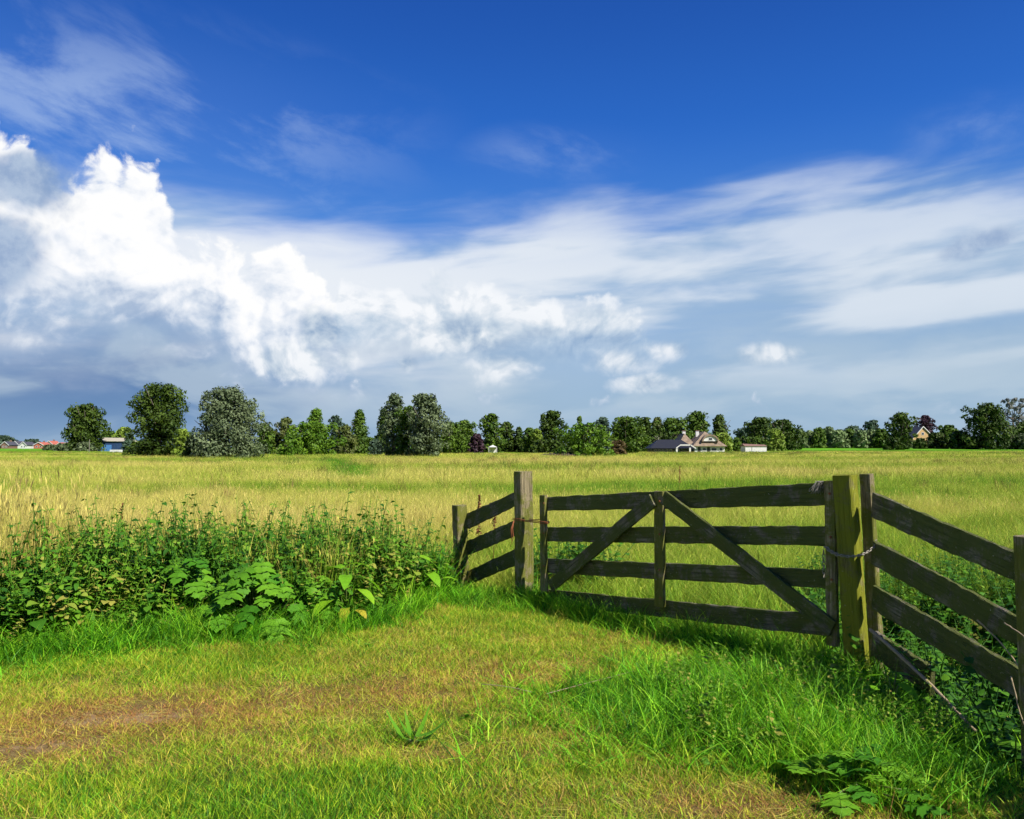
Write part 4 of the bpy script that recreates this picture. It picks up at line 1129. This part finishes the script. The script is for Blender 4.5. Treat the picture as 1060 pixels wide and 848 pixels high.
GA = 'trees and bushes along the edge of the field'
T = [ # name, label, px, width px, top py, distance, shape, colour
 ('broad_tree', 'two lobed dark tree standing alone left of the blue shed', 88, 38, 418, 230, 'round', 'dark'),
 ('bush', 'dark bush directly behind the blue shed roof', 113, 18, 446, 260, 'shrub', 'mid'),
 ('bush', 'yellow green bush between the blue shed and the big dark tree', 129, 20, 442, 250, 'shrub', 'yellow'),
 ('conifer', 'grey green small conifer at the right end of the blue shed', 134, 15, 448, 200, 'cone', 'blue'),
 ('broad_tree', 'tallest big dark green tree left of the grey willow', 165, 60, 397, 112, 'round', 'dark'),
 ('bush', 'light green bush in the gap between the dark tree and the grey willow', 190, 22, 444, 108, 'shrub', 'yellow'),
 ('bush', 'dark low bush at the left foot of the grey willow', 202, 26, 452, 100, 'shrub', 'dark'),
 ('willow_tree', 'huge round grey green willow beside the tallest dark tree', 235, 76, 400, 98, 'shrub', 'willow'),
 ('broad_tree', 'narrow dark tree at the right shoulder of the round willow', 274, 20, 438, 150, 'oval', 'mid'),
 ('bush', 'light green bush right of the round willow', 283, 16, 446, 155, 'shrub', 'yellow'),
 ('bush', 'brownish olive tree left of the bright green round tree', 296, 22, 432, 152, 'oval', 'olive'),
 ('poplar_tree', 'pointed green tree top rising behind the bright round tree', 327, 27, 423, 160, 'cone', 'bright'),
 ('broad_tree', 'bright green wide round tree left of the cone shaped tree', 322, 56, 437, 138, 'broad', 'bright'),
 ('bush', 'bright green small bush in front of the wide round tree', 301, 24, 455, 128, 'shrub', 'bright'),
 ('broad_tree', 'grey green oval tree left of the tall cone tree', 348, 18, 430, 160, 'oval', 'blue'),
 ('broad_tree', 'rusty olive low tree between the grey green oval tree and the cone tree', 358, 20, 440, 150, 'oval', 'olive'),
 ('poplar_tree', 'tall cone shaped green tree left of the big willow clump', 372, 25, 424, 155, 'cone', 'mid'),
 ('bush', 'grey green bush at the foot of the cone tree', 389, 14, 455, 140, 'shrub', 'blue'),
 ('poplar_tree', 'slim dark pointed tree behind the left flank of the big willow clump', 397, 20, 423, 165, 'cone', 'dark'),
 ('willow_tree', 'left peak of the big grey willow clump, slimmer and farther back', 408, 34, 407, 119, 'oval', 'willow'),
 ('willow_tree', 'low middle tree in the big grey willow clump, between its two peaks', 424, 34, 420, 115, 'oval', 'mid'),
 ('willow_tree', 'right, broadest peak of the big grey willow clump', 441, 46, 407, 111, 'oval', 'willow'),
 ('broad_tree', 'dark green tree directly right of the big willow clump', 467, 30, 437, 165, 'round', 'mid'),
 ('broad_tree', 'dark green tree with a small peak left of the purple bush', 481, 26, 435, 175, 'oval', 'mid'),
 ('bush', 'purple bush left of the white pavilion', 493, 14, 449, 170, 'shrub', 'purple'),
 ('broad_tree', 'mid green tall tree behind the white pavilion', 509, 24, 428, 185, 'oval', 'mid'),
 ('broad_tree', 'dark tree second to the right of the white pavilion', 525, 18, 437, 190, 'oval', 'dark'),
 ('conifer', 'small dark pointed tree right of the pavilion', 537, 14, 442, 190, 'cone', 'dark'),
 ('broad_tree', 'dark tree with a yellow green neighbour left of the tall rounded dark tree', 548, 18, 443, 185, 'oval', 'mid'),
 ('bush', 'yellow green small tree left of the tall rounded dark tree', 556, 12, 444, 182, 'oval', 'yellow'),
 ('broad_tree', 'tall rounded dark tree left of the low bright tree', 571, 29, 425, 190, 'round', 'dark'),
 ('hedge_bush', 'low dark hedge below the tall rounded dark tree', 565, 34, 455, 175, 'shrub', 'dark'),
 ('conifer', 'small pointed top peeping behind the low bright spreading tree', 600, 12, 431, 190, 'cone', 'mid'),
 ('broad_tree', 'bright low spreading tree standing forward in the field left of the barn', 605, 60, 438, 128, 'broad', 'bright'),
 ('broad_tree', 'dark tree right behind the low spreading tree', 624, 18, 432, 200, 'round', 'blue'),
 ('broad_tree', 'loose dark tree with a visible pale trunk left of the barn', 648, 32, 431, 175, 'round', 'mid'),
 ('bush', 'brown green bush at the foot of the pale trunked tree', 640, 18, 456, 140, 'shrub', 'rust'),
 ('broad_tree', 'dark rounded tree behind the barn roof, left one', 667, 22, 432, 235, 'round', 'dark'),
 ('broad_tree', 'olive tree behind the barn roof', 681, 16, 432, 240, 'oval', 'olive'),
 ('broad_tree', 'mid green tree directly behind the barn and thatched roof', 697, 34, 432, 228, 'broad', 'mid'),
 ('broad_tree', 'round green tree rising above the thatched roof chimneys', 721, 27, 426, 238, 'round', 'mid'),
 ('conifer', 'dark conical tree right of the thatched house', 745, 24, 429, 240, 'cone', 'dark'),
 ('bush', 'yellow green bush at the right end of the thatched house', 748, 20, 448, 215, 'shrub', 'yellow'),
 ('bush', 'mid green bush between the thatched house and the white shed', 760, 20, 455, 222, 'shrub', 'mid'),
 ('broad_tree', 'small bluish dark tree left of the dark wood', 770, 17, 443, 280, 'round', 'blue'),
 ('broad_tree', 'very dark broad tree above the white shed', 787, 26, 432, 270, 'broad', 'dark'),
 ('broad_tree', 'very dark broad tree right of the one above the white shed', 809, 36, 434, 285, 'broad', 'dark'),
 ('willow_tree', 'bright yellow green willow right of the white shed', 803, 19, 444, 250, 'shrub', 'yellow'),
 ('broad_tree', 'dark tree rising behind the pale willow row, tallest there', 903, 17, 435, 400, 'round', 'blue'),
 ('broad_tree', 'low dark tree behind the middle of the pale willow row', 884, 20, 441, 400, 'round', 'blue'),
 ('broad_tree', 'dark green full tree left of the brick gable house', 932, 28, 427, 300, 'round', 'dark'),
 ('hedge_bush', 'dark hedge bush at the foot of the tree left of the brick gable house', 925, 16, 453, 290, 'shrub', 'dark'),
 ('copper_tree', 'dark purple tree behind the brick gable house', 958, 19, 430, 345, 'round', 'purple'),
 ('hedge_bush', 'small dark bush before the wall of the brick gable house', 952, 13, 454, 308, 'shrub', 'dark'),
 ('hedge_bush', 'dark bush immediately right of the brick gable house', 969, 20, 448, 312, 'shrub', 'dark'),
 ('broad_tree', 'mid green hazy tree right of the brick gable house', 982, 22, 440, 330, 'oval', 'mid'),
 ('hedge_bush', 'dark shrub joining the big right hand tree on its left', 993, 22, 446, 305, 'shrub', 'dark'),
 ('broad_tree', 'biggest tree on the right, full and dark green', 1021, 46, 417, 298, 'oval', 'dark'),
 ('birch_tree', 'thin bare looking grey tree at the right edge', 1049, 32, 412, 330, 'airy', 'grey'),
 ('willow_bush', 'pale willow bush right of the biggest right hand tree', 1045, 18, 448, 300, 'shrub', 'willow'),
 ('willow_bush', 'pale willow bush at the very right edge of the photo', 1060, 18, 449, 296, 'shrub', 'willow'),
 ('broad_tree', 'dark tree standing behind the willow bush at the very right edge', 1062, 22, 436, 325, 'round', 'dark'),
 ('willow_bush', 'grey green willow bush left of the blue shed', 88, 20, 458, 225, 'shrub', 'willow'),
 ('willow_bush', 'grey green willow bush under the two lobed tree, left one', 70, 22, 459, 250, 'shrub', 'willow'),
 ('willow_bush', 'grey green willow bush nearest the far village houses', 53, 18, 461, 300, 'shrub', 'willow'),
 ('broad_tree', 'dark tree at the far left edge behind the village houses', 4, 22, 451, 560, 'round', 'blue'),
 ('broad_tree', 'low dark tree behind the red roofed village houses', 34, 16, 455, 560, 'round', 'blue'),
]
for i, t in enumerate(T):
    tree(*t, GA, 100+i, cat={'bush': 'bush', 'hedge_bush': 'bush', 'willow_bush': 'bush'}.get(t[0], 'tree'))
WR = [('first', 818), ('second', 828), ('third', 838), ('fourth', 848), ('fifth', 858), ('sixth', 869), ('seventh', 880), ('eighth', 891), ('ninth', 902), ('tenth', 913)]
for i, (w, px) in enumerate(WR):
    hh = [443, 445, 446, 443, 442, 445, 444, 446, 445, 444][i]
    tree('willow_tree', '%s pale grey green willow from the left in the row behind the green strip' % w, px, 15+(i*7) % 4, hh, 320+(i*13) % 9, 'shrub' if i % 2 else 'oval', 'pale' if i % 3 else 'mid', 'row of pale willows', 300+i)
# low green understorey in the gaps of the tree line
for i, (px, w, top, D, c, lab) in enumerate([(260, 26, 459, 170, 'mid', 'low green undergrowth right of the round willow'), (340, 30, 456, 165, 'dark', 'low dark undergrowth behind the wide round tree'),
    (473, 26, 452, 185, 'mid', 'low undergrowth right of the big willow clump'), (520, 22, 455, 200, 'mid', 'hedge right of the white pavilion'), (540, 24, 455, 198, 'dark', 'hedge left of the yellow green tree'),
    (590, 26, 452, 200, 'mid', 'undergrowth behind the left side of the low spreading tree'), (625, 24, 452, 205, 'dark', 'undergrowth behind the right side of the low spreading tree'),
    (660, 26, 450, 215, 'mid', 'undergrowth left of the barn'), (683, 26, 448, 225, 'dark', 'undergrowth just behind the barn'), (706, 26, 446, 226, 'mid', 'undergrowth behind the thatched house'),
    (778, 22, 452, 262, 'mid', 'undergrowth directly behind the white shed'), (150, 24, 456, 130, 'dark', 'undergrowth at the foot of the tallest dark tree'), (385, 24, 452, 172, 'mid', 'undergrowth left of the big willow clump'), (1004, 22, 452, 303, 'dark', 'undergrowth left of the biggest right hand tree')]):
    tree('hedge_bush', lab, px, w*1.9, top, D, 'shrub', c, 'undergrowth below the trees', 400+i, cat='bush')

# ------------------------------------------------------------------ buildings
def W3(px, py, D):
    q = at(px, py, D); return q
def window(root, x0, x1, z0, z1, y, mat='white', parent_name='window'):
    fr = .12
    mb = MB(); mb.box(x0, x1, y-.05, y+.02, z0, z0+fr).box(x0, x1, y-.05, y+.02, z1-fr, z1).box(x0, x0+fr, y-.05, y+.02, z0+fr, z1-fr).box(x1-fr, x1, y-.05, y+.02, z0+fr, z1-fr)
    f = mb.build('window', M[mat], root)
    MB().box(x0+fr, x1-fr, y-.02, y+.01, z0+fr, z1-fr).build('pane', M['glass'], f)
    return f

def farmhouse():
    D = 200; k = D/F; X0 = at(728, 460, D).x; z0 = gz(X0, D)
    r = empty('thatched_house', (X0, D, z0)); tag(r, 'white farmhouse with brown thatched roof and two white chimneys beside the black barn', 'house')
    x = lambda px: (px-728)*k
    z = lambda py: EYE+(HOR-py)*k-z0
    mb = MB(); mb.box(x(719), x(750), 0, 9, -.3, z(461)); mb.box(x(706), x(722), 3, 12, -.3, z(461)); mb.build('wall', M['white'], r)
    # thatch: front wing, gable to the viewer
    def roof(xl, xa, xr, ya, ye, y0, y1, hip):
        mb = MB(); t = .35
        zl, za = z(ye), z(ya)
        A, B = (xl, y0, zl), (xr, y0, zl); C, Dd = (xl, y1, zl), (xr, y1, zl); R0, R1 = (xa, y0+hip, za), (xa, y1-hip, za)
        mb.add([A, B, C, Dd, R0, R1], [(0, 4, 5, 2), (1, 3, 5, 4), (0, 1, 4), (2, 5, 3), (0, 2, 3, 1)])
        return mb
    rf = roof(x(716), x(732), x(752), 446.5, 462, -.8, 10, 3.2).build('roof', M['thatch'], r)
    roof(x(703.5), x(713), x(724), 448.5, 462, 2.4, 13, 2.5).build('roof', M['thatch'], r)
    # white dormer gable with thatch hood
    zc = z(456.8); pts = [(x(727.5), zc), (x(742), zc)] + [(x(734.8)+math.cos(a)*7.0*k, zc+math.sin(a)*5.6*k) for a in [PI*i/10 for i in range(1, 10)]]
    MB().prism(pts, -.55, 2.0).build('gable', M['white'], r)
    window(r, x(732.6), x(737.2), z(456.2), z(453.0), -.56)
    hood = [(x(734.8)+math.cos(a)*8.8*k, zc-.1+math.sin(a)*7.4*k) for a in [PI*i/12 for i in range(13)]] + [(x(734.8)+math.cos(a)*7.3*k, zc-.1+math.sin(a)*5.9*k) for a in [PI*i/12 for i in range(12, -1, -1)]]
    mb = MB(); n = 13
    for i in range(12):
        a, b, c, d = hood[i], hood[i+1], hood[25-i-1], hood[25-i]
        mb.prism([a, b, c, d], -.85, 3.0)
    mb.build('gable_hood', M['thatch'], r)
    for px in (714.5, 727): 
        c = MB().box(x(px-1.6), x(px+1.6), 5.0 if px > 720 else 7, 5.8 if px > 720 else 7.8, z(452), z(445.8)).build('chimney', M['white'], r)
        MB().box(x(px-2), x(px+2), 4.9 if px > 720 else 6.9, 5.9 if px > 720 else 7.9, z(445.8), z(445.2)).build('cap', M['brick'], c)
    window(r, x(736), x(742), z(467.2), z(463.4), -.03); window(r, x(744.5), x(748), z(467.2), z(463.4), -.03)
    window(r, x(727), x(731), z(467), z(463.4), -.03)
    MB().box(x(722.3), x(725.2), -.06, .04, -.2, z(463)).build('door', M['black_board'], r)
    MB().box(x(731.8), x(735), -.06, .04, -.2, z(463)).build('door', M['black_board'], r)
    return r
farmhouse()

def barn():
    D = 196; k = D/F; X0 = at(696, 460, D).x; z0 = gz(X0, D); r = empty('barn', (X0, D, z0))
    tag(r, 'low black roofed barn with a white framed open bay, left of the thatched house', 'barn')
    x = lambda px: (px-696)*k; z = lambda py: EYE+(HOR-py)*k-z0
    MB().box(x(675), x(699), 0, 7, -.3, z(463.3)).build('wall', M['black_board'], r)
    mb = MB(); A = (x(672.5), -.6, z(464.2)); B = (x(720), -.6, z(464.2)); C = (x(720), 8, z(464.2)); Dd = (x(672.5), 8, z(464.2)); R0 = (x(684), 3.6, z(455)); R1 = (x(708), 3.6, z(455))
    mb.add([A, B, C, Dd, R0, R1], [(0, 1, 5, 4), (1, 2, 5), (2, 3, 4, 5), (3, 0, 4), (0, 3, 2, 1)]); mb.build('roof', M['black_roof'], r)
    mb = MB()
    for px in (699.8, 713.4): mb.box(x(px-.8), x(px+.8), -.9, -.65, -.3, z(463.5))
    mb.slab([(x(699), -.9, z(464.6)), (x(703.5), -.9, z(461.2)), (x(703.5), -.9, z(460.2)), (x(699), -.9, z(463.4))], .2)
    mb.box(x(703.5), x(714), -.92, -.7, z(461.4), z(460.2)); mb.slab([(x(714), -.93, z(461.4)), (x(719.5), -.93, z(465)), (x(719.5), -.93, z(463.8)), (x(714), -.93, z(460.2))], .2)
    mb.build('bay_frame', M['white'], r)
    for px in (677, 681, 685, 689, 693): window(r, x(px), x(px+2.6), z(467.3), z(465), -.03, 'galv')
    MB().tube([(x(684.5), 3.6, z(456)), (x(684.5), 3.6, z(452.6))], .12, 8).build('flue', M['galv'], r)
barn()

def white_shed():
    D = 198; k = D/F; X0 = at(782, 460, D).x; z0 = gz(X0, D); r = empty('white_shed', (X0, D, z0)); tag(r, 'plain low white shed with a dark roof edge standing alone right of the farmhouse', 'shed')
    x = lambda px: (px-782)*k; z = lambda py: EYE+(HOR-py)*k-z0
    MB().box(x(771.5), x(793.5), 0, 4, -.2, z(462.0)).build('wall', M['white'], r)
    mb = MB(); mb.add([(x(770.8), -.2, z(462)), (x(794.2), -.2, z(462)), (x(794.2), 4.2, z(462)), (x(770.8), 4.2, z(462)), (x(770.8), 2, z(459.4)), (x(794.2), 2, z(460.4))], [(0, 1, 5, 4), (2, 3, 4, 5), (0, 4, 3), (1, 2, 5), (0, 3, 2, 1)])
    mb.build('roof', M['brick'], r)
    MB().box(x(778), x(778.4), -.03, .02, -.1, z(463)).build('door_joint', M['black_board'], r)
white_shed()

def gable_house(name, label, px0, px1, pa, ye, ya, D, depth, wall, roofm, win, cat='house', group=None, barge='white', yb=None, chimney=False, rz=0):
    k = D/F; pc = (px0+px1)/2; X0 = at(pc, 460, D).x; z0 = gz(X0, D); r = empty(name, (X0, D, z0), rz); tag(r, label, cat, group)
    x = lambda px: (px-pc)*k; z = lambda py: EYE+(HOR-py)*k-z0
    MB().prism([(x(px0), -.3), (x(px1), -.3), (x(px1), z(ye)), (x(pa), z(ya)), (x(px0), z(ye))], 0, depth).build('wall', M[wall], r)
    o = .3*k*F/200; t = .25
    mb = MB()
    for s, pe in ((-1, px0), (1, px1)):
        ex, ez, ax, az_ = x(pe)+s*.35, z(ye)-.25, x(pa), z(ya)
        q = [(ex, -.35, ez), (ax, -.35, az_), (ax, depth+.35, az_), (ex, depth+.35, ez)]
        if s > 0: q = q[::-1]
        lift = [(a, b, c+.06) for a, b, c in q]
        mb.slab(lift, .22 if True else t)
    mb.build('roof', M[roofm], r)
    if barge:
        mb = MB()
        for s, pe in ((-1, px0), (1, px1)):
            ex, ez, ax, az_ = x(pe)+s*.4, z(ye)-.3, x(pa), z(ya)
            w = .38
            mb.prism([(ex, ez), (ax, az_), (ax, az_+w), (ex, ez+w)] if s < 0 else [(ax, az_), (ex, ez), (ex, ez+w), (ax, az_+w)], -.5, -.38)
        mb.build('bargeboard', M[barge], r)
    for a, b, c, d in win: window(r, x(a), x(b), z(d), z(c), -.03)
    if chimney: MB().box(x(pa)-.4, x(pa)+.4, depth*.6, depth*.6+.8, z(ya)-.5, z(ya)+1.1).build('chimney', M['brick'], r)
    return r
gable_house('brick_house', 'tan brick house end with white bargeboards half hidden by the dark trees on the right', 944.5, 968, 955.5, 454.0, 442.2, 325, 12, 'tan_brick', 'dark_tile', [(954, 956.8, 447.6, 450.6), (948, 951.5, 456.5, 460), (960, 964, 456.5, 460)], rz=.12)

def blue_shed():
    D = 235; k = D/F; X0 = at(112, 460, D).x; z0 = gz(X0, D); r = empty('blue_shed', (X0, D, z0)); tag(r, 'long blue metal shed with beige roof left of the tallest dark tree', 'shed')
    x = lambda px: (px-112)*k; z = lambda py: EYE+(HOR-py)*k-z0
    MB().box(x(99), x(131), 0, 6, -.3, z(457.2)).build('wall', M['darkblue_sheet'], r)
    MB().box(x(95.3), x(98.9), -.1, 6, -.3, z(456.8)).build('end_wall', M['blue_sheet'], r)
    mb = MB(); mb.add([(x(95), -.4, z(456.8)), (x(132), -.4, z(457)), (x(132), 6.4, z(457)), (x(95), 6.4, z(456.8)), (x(102), 3, z(453)), (x(130), 3, z(453.4))], [(0, 1, 5, 4), (1, 2, 5), (2, 3, 4, 5), (3, 0, 4), (0, 3, 2, 1)])
    mb.build('roof', M['beige_roof'], r)
    MB().box(x(105), x(115.5), -.05, .03, -.1, z(460.6)).build('door', M['blue_sheet'], r)
blue_shed()
def white_trailer():
    D = 190; k = D/F; X0 = at(118.5, 468, D).x; z0 = gz(X0, D); r = empty('farm_trailer', (X0, D, z0)); tag(r, 'small white farm trailer parked in the grass before the blue shed', 'trailer')
    x = lambda px: (px-118.5)*k; z = lambda py: EYE+(HOR-py)*k-z0
    MB().box(x(113.6), x(123.4), 0, 1.6, z(468.6), z(465.6)).build('body', M['white'], r)
    for px in (115.5, 121): MB().tube([(x(px), -.05, z(469)), (x(px), .15, z(469))], .32, 10).build('wheel', M['black_board'], r)
white_trailer()
def pole(px, y0, y1, D, label, r_=.07):
    X0 = at(px, 460, D).x; z0 = gz(X0, D); H = at(px, y0, D).z - z0
    o = MB().tube([(X0, D, z0-.2), (X0, D, z0+H)], [r_, r_*.8], 6).build('marker_pole', M['twine'], None); tag(o, label, 'pole')
pole(92.5, 455, 469, 185, 'thin pale pole standing left of the blue shed')
def village():
    L = [('village_house', 'grey roofed far house at the very left edge of the photo', 1, 9, 5, 461, 457.5, 'brick', 'dark_tile', 1),
         ('village_house', 'white gabled far house, the first white one from the left', 12.5, 19, 15.8, 460.5, 457, 'white', 'dark_tile', 0),
         ('village_house', 'white far house left of the orange roofed one', 20.5, 27.5, 24, 461, 457.8, 'white', 'dark_tile', 0),
         ('village_house', 'low dark roofed far house between the white one and the orange one', 28, 34, 31, 461.8, 459, 'brick', 'dark_tile', 0),
         ('village_house', 'orange walled far house with red roof', 35, 45, 40, 461, 458.2, 'red_tile', 'red_tile', 1),
         ('village_house', 'red roofed pale far house nearest the willow bushes', 46, 55, 50.5, 460.6, 456.8, 'white', 'red_tile', 1),
         ('village_house', 'small red roofed far house behind the willow bushes', 58, 65, 61.5, 461.5, 458.5, 'white', 'red_tile', 0)]
    for i, (n, lab, a, b, c, e, t, w, rf, ch) in enumerate(L):
        m_ = (b-a)
        gable_house(n, lab, a, b, c, e, t, 500+(i*17) % 30, 9, w, rf, [(a+m_*.2, a+m_*.4, e+.6, e+2.2), (a+m_*.6, a+m_*.8, e+.6, e+2.2)], group='far village houses', chimney=bool(ch))
village()
def pavilion():
    D = 178; k = D/F; X0 = at(510, 460, D).x; z0 = gz(X0, D); r = empty('garden_pavilion', (X0, D, z0)); tag(r, 'small white garden pavilion with pointed canopy at the foot of the trees', 'pavilion')
    x = lambda px: (px-510)*k; z = lambda py: EYE+(HOR-py)*k-z0
    a, b = x(505.5), x(514.5)
    mb = MB(); mb.add([(a, 0, z(463)), (b, 0, z(463)), (b, 2, z(463)), (a, 2, z(463)), (0, 1, z(460.6))], [(0, 1, 4), (1, 2, 4), (2, 3, 4), (3, 0, 4), (0, 3, 2, 1)]); mb.build('canopy', M['white'], r)
    for px in (a+.1, b-.1):
        for yy in (.1, 1.9): MB().tube([(px, yy, -.1), (px, yy, z(463))], .06, 6).build('leg', M['white'], r)
    MB().box(a+.25, b-.25, 1.7, 1.75, -.1, z(463.2)).build('back_panel', M['white'], r)
pavilion()
def mound():
    D = 127; q = at(582, 470, D); z0 = gz(q.x, D)
    n = 40; V = []; Fs = []; rg = random.Random(3)
    for i in range(n+1):
        for j in range(9):
            u, v = i/n*2-1, j/8*2-1
            h_ = max(0, (1-u*u)*(1-v*v))**.5*.75*(.75+.5*rg.random())
            V.append((u*3.9, v*1.4, h_-.05))
    for i in range(n):
        for j in range(8): a = i*9+j; Fs.append((a, a+9, a+10, a+1))
    me = bpy.data.meshes.new('soil_mound'); me.from_pydata(V, [], Fs); me.materials.append(M['soil'])
    o = link('soil_mound', me); o.location = (q.x, D, z0); tag(o, 'long low heap of dark soil in the field left of the low spreading tree', 'soil heap')
mound()
def dark_stack(px, D, w, lab):
    q = at(px, 470, D); V = []
    return
# ------------------------------------------------------------------ camera and output
cd = bpy.data.cameras.new('camera'); cam = bpy.data.objects.new('camera', cd); COL.objects.link(cam)
cd.sensor_fit = 'HORIZONTAL'; cd.sensor_width = 30.0; cd.lens = 30.0*F/1060.0; cd.clip_start = 0.05; cd.clip_end = 8000
cam.location = (0, 0, EYE); cam.rotation_euler = (PI/2+PITCH, 0, 0)
scene.camera = cam
scene.view_settings.view_transform = 'Standard'; scene.view_settings.look = 'None'; scene.view_settings.gamma = 1
scene.view_settings.exposure = EXPO; scene.view_settings.use_curve_mapping = False
scene.cycles.use_denoising = True
scene.cycles.use_adaptive_sampling = True; scene.cycles.adaptive_threshold = 0.02; scene.cycles.adaptive_min_samples = 12
scene.cycles.max_bounces = 6; scene.cycles.diffuse_bounces = 3; scene.cycles.transmission_bounces = 3; scene.cycles.transparent_max_bounces = 4
scene.cycles.caustics_reflective = False; scene.cycles.caustics_refractive = False
scene.cycles.sample_clamp_indirect = 4
